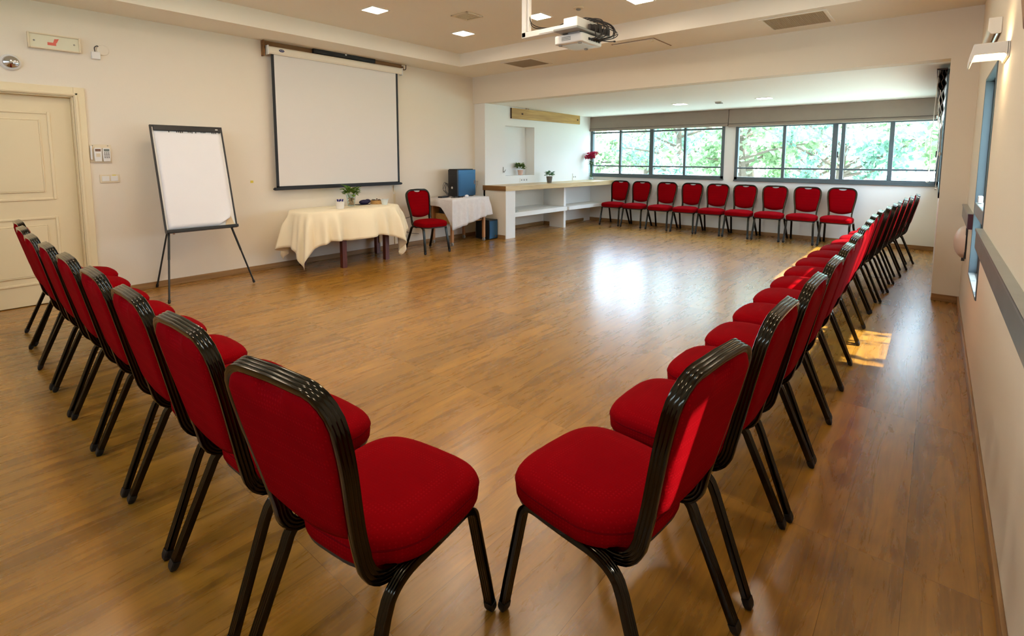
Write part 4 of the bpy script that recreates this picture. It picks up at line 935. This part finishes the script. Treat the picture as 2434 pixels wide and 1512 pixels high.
m = MB(); m.lathe([(0.03, 0.0005), (0.03, 0.02), (0.02, 0.03)], (xf(8.42) - 0.22, 8.43, 0), 12); m.obj('divider_foot', M['white_plastic'], t)
m = MB(); m.prism([(XL + 0.004, 6.785), (XF0 - 0.03, 6.785), (xf(8.40) - 0.12, 8.40), (XL + 0.004, 8.40)], 0.36, 0.44, 'z'); m.obj('shelf', M['wall_white'], t, bevel=0.002)
m = MB(); m.prism([(xa(8.7) + 0.003, 8.47), (xf(8.47) - 0.12, 8.47), (xf(ye) - 0.16, ye), (xa(ye) + 0.003, ye)], 0.36, 0.43, 'z'); m.obj('shelf', M['wall_white'], t, bevel=0.002)
m = MB(); m.box(XF0 - 0.55, XF0 - 0.012, YP - 0.014, YP - 0.001, 0, 0.066); m.obj('end_plinth', M['base_x'], t)
m = MB(); rnd = random.Random(21); m.grid(10, 8, lambda i, j: (rnd.uniform(-.01, .01) - 0.09 + 0.02 * i, -0.07 + 0.02 * j, 0.006 + 0.05 * math.exp(-((i - 3) ** 2 + (j - 3) ** 2) / 9) + rnd.uniform(0, .022)))
tag(m.obj('plastic_wrap', M['foil'], loc=(-5.80, 6.90, 0.44)), 'crumpled clear plastic wrap at the left end of the counter shelf', 'plastic wrap')
# plants on and above the counter
def potted(name, loc, pot, r, h, leafmat, seed, n, rad, zc, zr, size, lab, flowers=None):
    t = thing(name, lab, 'plant', loc)
    m = MB(); m.lathe([(r * 0.72, 0), (r, h), (r * 1.03, h), (r * 0.92, h), (r * 0.86, h * 0.9), (0.001, h * 0.9)], n=22); m.obj('pot', pot, t, smooth=True)
    m = MB(); m.lathe([(r * 0.85, h * 0.88), (0.001, h * 0.95)], n=16); m.obj('soil', M['soil'], t)
    m = MB(); foliage(seed, n, rad, zc, zr, size, m); m.obj('leaves', leafmat, t, smooth=True)
    if flowers:
        m = MB(); foliage(seed + 1, flowers, rad * 0.95, zc + zr * 1.1, zr * 0.35, size * 0.5, m, 0); m.obj('blossoms', M['flower_white'], t, smooth=True)
    return t
potted('potted_plant', (-6.20, 7.60, NZ0 + 0.001), M['pot_pink'], 0.058, 0.10, M['leaf'], 31, 110, 0.07, 0.17, 0.05, 0.06, 'green plant with cream blossoms in a blush pot inside the wall niche', 24)
potted('potted_plant', (-5.83, 8.05, 0.923), M['pot_dark'], 0.062, 0.125, M['leaf_cool'], 41, 70, 0.055, 0.17, 0.035, 0.065, 'small green plant in a grey-brown pot standing on the counter', None)
t = thing('flower_vase', 'tall clear glass vase of red flowers at the window end of the counter', 'vase', (-5.86, 9.66, 0.923))
m = MB(); m.lathe([(0.055, 0), (0.058, 0.004), (0.052, 0.12), (0.06, 0.36), (0.057, 0.36), (0.048, 0.12), (0.05, 0.012), (0.001, 0.01)], n=26); m.obj('glass', M['vase_glass'], t, smooth=True)
m = MB(); rnd = random.Random(51); heads = []
for k in range(11):
    a = k * 2.399; r = 0.03 + 0.09 * math.sqrt(k / 11); h_ = Vector((r * math.cos(a), r * math.sin(a), 0.52 + rnd.uniform(-.06, .08))); heads.append(h_)
    m.tube(loopcurve([(0.02 * math.cos(a + 2), 0.02 * math.sin(a + 2), 0.02), (0.01 * math.cos(a), 0.01 * math.sin(a), 0.25), h_]), 0.0035, 5)
foliage(52, 24, 0.05, 0.36, 0.03, 0.06, m); m.obj('stems', M['stem'], t, smooth=True)
for h_ in heads:
    m = MB(); foliage(int(h_.x * 9999), 40, 0.03, 0, 0.026, 0.052, m, 0.4); m.v = [tuple(Vector(v) + h_) for v in m.v]; m.obj('blossom', M['flower'], t, smooth=True)
m = MB(); rnd = random.Random(55)
for _ in range(40): a = rnd.uniform(0, 6.28); r = 0.04 * math.sqrt(rnd.random()); m.ball((r * math.cos(a), r * math.sin(a), rnd.uniform(0.02, 0.06)), 0.01, 7, 5)
o = m.obj('pebbles', M['ceramic_blue'], t, smooth=True); o['kind'] = 'stuff'
# plank with spotlights, sockets and hook on the alcove wall
AN = math.atan2(0.105, 3.39)
def onwall(y, z, off=0.0): return (xa(y) + off, y, z)
t = thing('wall_plank', 'light wooden plank with dark knots high on the alcove wall', 'wooden plank', onwall(7.2, 2.235, 0.001), -AN)
m = MB(); m.box(0.0, 0.032, 0.0, 2.22, -0.10, 0.095); m.obj('plank', M['pine'], t, bevel=0.003)
m = MB(); m.box(0.0, 0.032, -0.004, 0.0, -0.10, 0.095); m.obj('end_grain', M['pine_end'], t)
for y_, z_ in ((0.30, 0.0), (2.13, -0.01)): m = MB(); m.lathe([(0.022, 0), (0.016, 0.0012), (0.001, 0.0014)], (0.032, y_, z_), 12, Matrix(((0, 0, 1, 0), (1.4, 0, 0, 0), (0, 0.8, 0, 0), (0, 0, 0, 1)))); m.obj('knot', M['pine_end'], t)
t = thing('plank_spotlights', 'pair of tiny chrome spotlights on top of the wooden plank', 'spotlights', onwall(7.62, 2.332, 0.02))
for k in (-0.04, 0.04):
    m = MB(); m.tube([(0.02, k, 0), (0.035, k + 0.01, 0.012)], [0.012, 0.016], 10); m.obj('spot_head', M['chrome'], t, smooth=True)
def socket(y, z, wd, hgt, lab, n):
    t = thing('wall_socket', lab, 'socket', onwall(y, z, 0.001), -AN)
    MB().box(0, 0.012, -wd / 2, wd / 2, -hgt / 2, hgt / 2).obj('plate', M['white_plastic'], t, bevel=0.003)
    m = MB()
    for k in range(n):
        yy = -wd / 2 + wd * (k + 0.5) / n; m.lathe([(0.017, 0), (0.017, 0.002), (0.001, 0.002)], (0.012, yy, 0), 12, RY)
    m.obj('outlet', M['grey_plastic'], t)
socket(7.58, 0.985, 0.22, 0.075, 'white triple wall socket just above the counter below the niche', 3)
socket(9.27, 1.0, 0.13, 0.15, 'white wall socket plate above the counter near the flower vase', 2)
t = thing('wall_hook', 'small dark metal hook on the alcove wall left of the niche plant', 'hook', onwall(7.0, 1.17, 0.001))
m = MB(); m.box(0, 0.006, -0.008, 0.008, -0.03, 0.07); m.tube(loopcurve([(0.006, 0, -0.01), (0.03, 0, -0.02), (0.045, 0, 0.0), (0.04, 0.02, 0.02)]), 0.006, 8); m.obj('hook', M['grey_plastic'], t, smooth=True)

# ------------------------------------------------------------------ blinds
def blind(x0, x1, lab, zb):
    t = thing('roman_blind', lab, 'blind', ((x0 + x1) / 2, YW - 0.03, 0), 0, 'taupe roman blinds')
    h = (x1 - x0) / 2
    m = MB(); prof = [(-0.022, 2.308), (-0.028, 2.2), (-0.03, zb + 0.055), (-0.05, zb + 0.03), (-0.052, zb + 0.008), (-0.03, zb), (0.0, zb + 0.01), (0.0, 2.308)]
    m.prism([(YY, ZZ) for YY, ZZ in prof], -h, h, 'x'); m.obj('fabric', M['blind'], t, bevel=0.002)
    m = MB(); m.box(-h, h, -0.034, -0.028, zb + 0.056, zb + 0.062); m.obj('fold_seam', M['blind_dark'], t)
    m = MB(); m.box(-h, h, -0.02, 0.0, 2.29, 2.309); m.obj('head_rail', M['blind_dark'], t)
    return t
blind(-6.03, -3.045, 'taupe roman blind over the far window nearer the counter', 2.0)
b2 = blind(-3.035, -0.06, 'taupe roman blind over the far window nearer the right wall', 1.985)
t = thing('side_blind', 'dark brown gathered blind with white lining at the alcove side window', 'blind', (XA - 0.016, 6.8, 0))
def gather(x0, x1, z0, z1, seed, mat, nm, y1):
    rnd = random.Random(seed); m = MB(); n = 14
    for k in range(3):
        xk = x0 + (x1 - x0) * (k + 0.2) / 3
        m.grid(n, 9, lambda i, j: (xk + (x1 - x0) / 4 * (0.5 + 0.5 * math.sin(j * 1.7 + k * 2 + i * 0.2)), y1 * i / (n - 1) + 0.01 * k, z1 - (z1 - z0) * j / 8 * (0.8 + 0.2 * math.sin(k * 3.1 + i * 0.4))))
    m.obj(nm, mat, t, smooth=True, solid=0.006)
gather(-0.075, 0.0, 2.06, 2.31, 1, M['blind_dark'], 'fabric', 2.9)
gather(-0.055, -0.002, 1.77, 2.10, 2, M['blind_lining'], 'lining', 2.9)
m = MB(); m.box(-0.085, 0.0, 0.0, 2.95, 2.30, 2.315); m.obj('head_rail', M['blind_dark'], t)
m = MB()
for pts in ([(-0.07, 0.02, 2.30), (-0.078, 0.04, 1.9), (-0.085, 0.06, 1.55), (-0.08, 0.08, 1.25)], [(-0.03, 0.01, 1.80), (-0.025, 0.01, 1.5), (-0.05, 0.02, 1.22), (-0.10, 0.05, 1.16), (-0.085, 0.06, 1.3)], [(-0.012, 0.0, 1.8), (-0.008, 0.0, 1.45), (-0.02, 0.0, 1.1)]): m.tube(loopcurve(pts), 0.0032, 6)
m.ball((-0.008, 0.0, 1.45), 0.016, 8, 6, (0.8, 0.8, 1.4)); m.ball((-0.02, 0, 1.09), 0.01)
m.obj('pull_cord', M['cord_white'], t, smooth=True)

# ------------------------------------------------------------------ right wall fixtures
t = thing('wall_sconce', 'white box wall lamp glowing downwards on the right wall', 'wall lamp', (XR, 3.55, 1.93))
m = MB(); m.prism([(-0.004, 0.055), (-0.135, 0.055), (-0.148, 0.0), (-0.148, -0.035), (-0.14, -0.035), (-0.13, 0.0), (-0.02, 0.0), (-0.004, -0.02)], 0.0, 0.012, 'y')
m.prism([(-0.135, 0.055), (-0.148, 0.0), (-0.148, -0.035), (-0.14, -0.035), (-0.128, 0.05)], 0.012, 0.26, 'y'); m.box(-0.012, -0.001, 0.0, 0.26, -0.02, 0.055); m.prism([(-0.004, 0.055), (-0.135, 0.055), (-0.148, 0.0), (-0.148, -0.035), (-0.14, -0.035), (-0.13, 0.0), (-0.02, 0.0), (-0.004, -0.02)], 0.26, 0.272, 'y')
m.obj('shade', M['white_plastic'], t, bevel=0.003)
m = MB(); m.box(-0.12, -0.035, 0.02, 0.24, 0.0, 0.012); m.obj('lamp_panel', M['sconce_lamp'], t)
t = thing('ceramic_lamp', 'brown ceramic wall lamp cut off by the upper right picture edge', 'wall lamp', (XR, 2.42, 1.84))
m = MB(); n = 14
m.grid(n, 8, lambda i, j: (-0.001 - (0.045 + 0.03 * (j / 7)) * math.sin(PI * i / (n - 1)), -(0.10 + 0.05 * j / 7) * math.cos(PI * i / (n - 1)), 0.0 + 0.26 * j / 7)); m.obj('bowl', M['ceramic'], t, smooth=True, solid=0.008)
m = MB(); m.grid(n, 2, lambda i, j: (-0.001 - 0.045 * math.sin(PI * i / (n - 1)) * (1 - j), -0.10 * math.cos(PI * i / (n - 1)), 0.0)); m.obj('bottom', M['ceramic'], t)
t = thing('roller_blind', 'rolled-up white blind in a holder above the right wall window', 'blind', (XR, 4.2, 2.19))
m = MB(); m.prism([(-0.062, 0.045), (-0.001, 0.045), (-0.001, -0.05), (-0.045, -0.05), (-0.062, -0.03)], -0.012, 0.0, 'y'); m.obj('end_bracket', M['white_plastic'], t, bevel=0.004); m = MB(); m.prism([(-0.062, 0.045), (-0.001, 0.045), (-0.001, -0.05), (-0.045, -0.05), (-0.062, -0.03)], 1.0, 1.012, 'y'); m.obj('end_bracket', M['white_plastic'], t, bevel=0.004)
m = MB(); m.tube([(-0.036, 0, 0.0), (-0.036, 1.0, 0.0)], 0.026, 16); m.obj('roll', M['cream_plastic'], t, smooth=True)
m = MB(); m.tube([(-0.014, 0, -0.034), (-0.014, 1.0, -0.034)], 0.008, 10); m.obj('bottom_rod', M['chrome'], t, smooth=True)
def rail(y0, y1, lab, end):
    t = thing('wall_rail', lab, 'wall rail', (XR, (y0 + y1) / 2, 0.92), 0, 'grey wall rails'); h = (y1 - y0) / 2
    m = MB(); m.box(-0.032, -0.001, -h, h, -0.065, 0.052); m.obj('board', M['rail_back'], t, bevel=0.003)
    m = MB(); m.box(-0.036, -0.032, -h, h, 0.04, 0.054); m.box(-0.036, -0.001, -h, h, 0.052, 0.056); m.obj('top_strip', M['steel'], t)
    if end: m = MB(); m.box(-0.033, -0.001, -h - 0.004, -h, -0.066, 0.052); m.obj('end_cap', M['maroon'], t)
rail(1.45, 4.19, 'long grey wall rail on the right wall between camera and window', False)
rail(5.26, 6.40, 'short grey wall rail between the right wall window and the pier', True)
t = thing('wall_dispenser', 'pearl-white rounded dispenser on the right wall below the short rail', 'dispenser', (XR, 5.98, 0.665))
m = MB(); m.ball((0, 0, 0), 0.15, 20, 14, (0.58, 1.0, 1.0)); m.v = [(min(v[0], -0.012), v[1], v[2]) for v in m.v]; m.obj('cover', M['pearl'], t, smooth=True)
m = MB(); m.box(-0.014, -0.001, -0.13, 0.13, -0.135, 0.135); m.obj('back_plate', M['dark_plastic'], t, bevel=0.004)
m = MB(); m.box(-0.03, -0.008, -0.145, -0.125, -0.15, -0.125); m.obj('catch', M['dark_plastic'], t)

# ------------------------------------------------------------------ outdoors: ground and trees beyond the windows
st(MB().box(-60, 60, 10.2, 80, -1.3, -1.2), 'ground_outside', M['lawn'])
st(MB().box(0.6, 60, -30, 10.2, -1.3, -1.2), 'ground_side', M['lawn'])
st(MB().box(-40, 0.6, -30, -1.6, -1.3, -1.2), 'ground_near', M['lawn'])
def make_tree(name, seed, h, rx, rz, n, leafmat, leaf=0.17):
    t = thing(name, '', 'tree'); rnd = random.Random(seed)
    m = MB(); m.tube(loopcurve([(0, 0, 0), (0.1 * rnd.uniform(-1, 1), 0.1, h * 0.3), (0.2 * rnd.uniform(-1, 1), 0, h * 0.65), (0, 0, h * 0.95)]), [0.16 - 0.13 * k / 24 for k in range(25)], 9)
    br = []
    for k in range(16):
        a = k * 2.4; z0_ = h * rnd.uniform(0.25, 0.8); L_ = rx * rnd.uniform(0.6, 1.0)
        e = Vector((L_ * math.cos(a), L_ * math.sin(a), z0_ + L_ * rnd.uniform(0.1, 0.55))); br.append((z0_, e))
        m.tube(loopcurve([(0, 0, z0_), (e.x * 0.5, e.y * 0.5, z0_ + (e.z - z0_) * 0.4 + 0.1), e], 5), [0.05 - 0.04 * q / 10 for q in range(11)], 5)
    m.obj('trunk', M['bark'], t, smooth=True)
    m = MB(); cl_n = 46; cl = []
    for _ in range(cl_n):
        z0_, e = rnd.choice(br); f = rnd.uniform(0.35, 1.1); cl.append((Vector((e.x * f, e.y * f, z0_ + (e.z - z0_) * f + rnd.uniform(-.2, .4))), rnd.uniform(0.35, 0.75) * rz))
    for _ in range(n):
        c_, R_ = rnd.choice(cl); d_ = Vector((rnd.gauss(0, 1), rnd.gauss(0, 1), rnd.gauss(0, 0.8))); p = c_ + d_ * R_ * 0.42
        u_ = Vector((rnd.gauss(0, 1), rnd.gauss(0, 1), rnd.gauss(0, 1))).normalized(); v_ = u_.orthogonal().normalized(); s_ = leaf * rnd.uniform(0.6, 1.3)
        m.add([p - u_ * s_ * 0.6, p + v_ * s_ * 0.3, p + u_ * s_ * 0.6, p - v_ * s_ * 0.3], [(0, 1, 2, 3)])
    o = m.obj('crown', leafmat, t); return t
tA = make_tree('garden_tree', 101, 5.4, 2.2, 0.9, 3000, M['tree_leaf']); tB = make_tree('garden_tree', 202, 6.2, 2.5, 1.0, 3200, M['tree_leaf_b']); tC = make_tree('garden_tree', 303, 4.6, 2.0, 0.85, 2600, M['tree_leaf'])
for q in (tA, tB, tC): index_kids(q)
spots = [(tB, -13.0, 17.5, 0.95, 'cool green tree outside seen through the counter end of the left window'), (tA, -10.2, 16.0, 0.9, 'leafy tree outside behind the second pane of the left window'), (tC, -9.6, 20.5, 1.2, 'tall tree outside behind the middle bar of the left window'), (tB, -6.8, 17.0, 1.0, 'tree outside with bare branches behind the right pane of the left window'), (tA, -4.3, 15.2, 0.95, 'yellow-green tree outside behind the left pane of the right window'), (tC, -3.4, 20.0, 1.15, 'distant tree outside behind the second pane of the right window'), (tB, -1.9, 15.8, 0.9, 'dense cool green tree outside behind the middle of the right window'), (tA, 0.2, 16.5, 1.0, 'spreading tree outside behind the last pane of the right window'), (tC, -6.0, 22.0, 1.3, 'far tree outside between the two windows')]
used = set()
for k, (src, x, y, s_, lab) in enumerate(spots):
    o = src if src.name not in used else copy_tree(src); used.add(src.name)
    o.location = (x, y, -1.2); o.scale = (s_,) * 3; o.rotation_euler.z = k * 1.3; o['label'] = lab; o['group'] = 'trees outside the far windows'
o = copy_tree(tB); o.location = (2.9, 4.3, -1.2); o.scale = (0.9,) * 3; o['label'] = 'tree outside the right wall window'; o['group'] = 'trees outside the right wall'

# ------------------------------------------------------------------ light
wd = bpy.data.worlds.new('daylight'); S.world = wd; wd.use_nodes = True
nt = wd.node_tree; bg = nt.nodes['Background']
bg.inputs[0].default_value = (0.70, 0.90, 1.18, 1); bg.inputs[1].default_value = 9.5
sun = bpy.data.objects.new('sun', bpy.data.lights.new('sun', 'SUN')); C.objects.link(sun)
sun.data.energy = 14; sun.data.angle = math.radians(0.6); sun.data.color = (1, 0.95, 0.86)
sd = Vector((0.62, 0.19, 0.78)).normalized(); sun.rotation_euler = sd.to_track_quat('Z', 'Y').to_euler()
def portal(loc, rot, sx, sy):
    l = bpy.data.lights.new('portal', 'AREA'); l.shape = 'RECTANGLE'; l.size = sx; l.size_y = sy; l.cycles.is_portal = True
    o = bpy.data.objects.new('window_portal', l); C.objects.link(o); o.location = loc; o.rotation_euler = rot
portal((-4.57, YW + 0.12, 1.5), (-PI / 2, 0, 0), 2.9, 1.05); portal((-1.44, YW + 0.12, 1.55), (-PI / 2, 0, 0), 2.9, 1.1)
portal((XR + 0.15, 8.28, 1.65), (0, PI / 2, 0), 1.3, 3.0); portal((XR + 0.15, 4.7, 1.25), (0, PI / 2, 0), 1.5, 0.96); portal((XR + 0.15, 1.34, 1.6), (0, PI / 2, 0), 0.52, 0.2); portal(((NW0 + NW1) / 2, YN - 0.15, 2.3), (PI / 2, 0, 0), 5.0, 0.6)

vs = S.view_settings; vs.view_transform = 'Standard'; vs.look = 'None'; vs.gamma = 1; vs.use_curve_mapping = False; vs.exposure = 0.33
cy = S.cycles
cy.use_denoising = True; cy.max_bounces = 7; cy.diffuse_bounces = 5; cy.glossy_bounces = 3; cy.use_adaptive_sampling = True; cy.adaptive_threshold = 0.035; cy.transparent_max_bounces = 12; cy.transmission_bounces = 4
cy.caustics_reflective = False; cy.caustics_refractive = False; cy.sample_clamp_indirect = 6.0
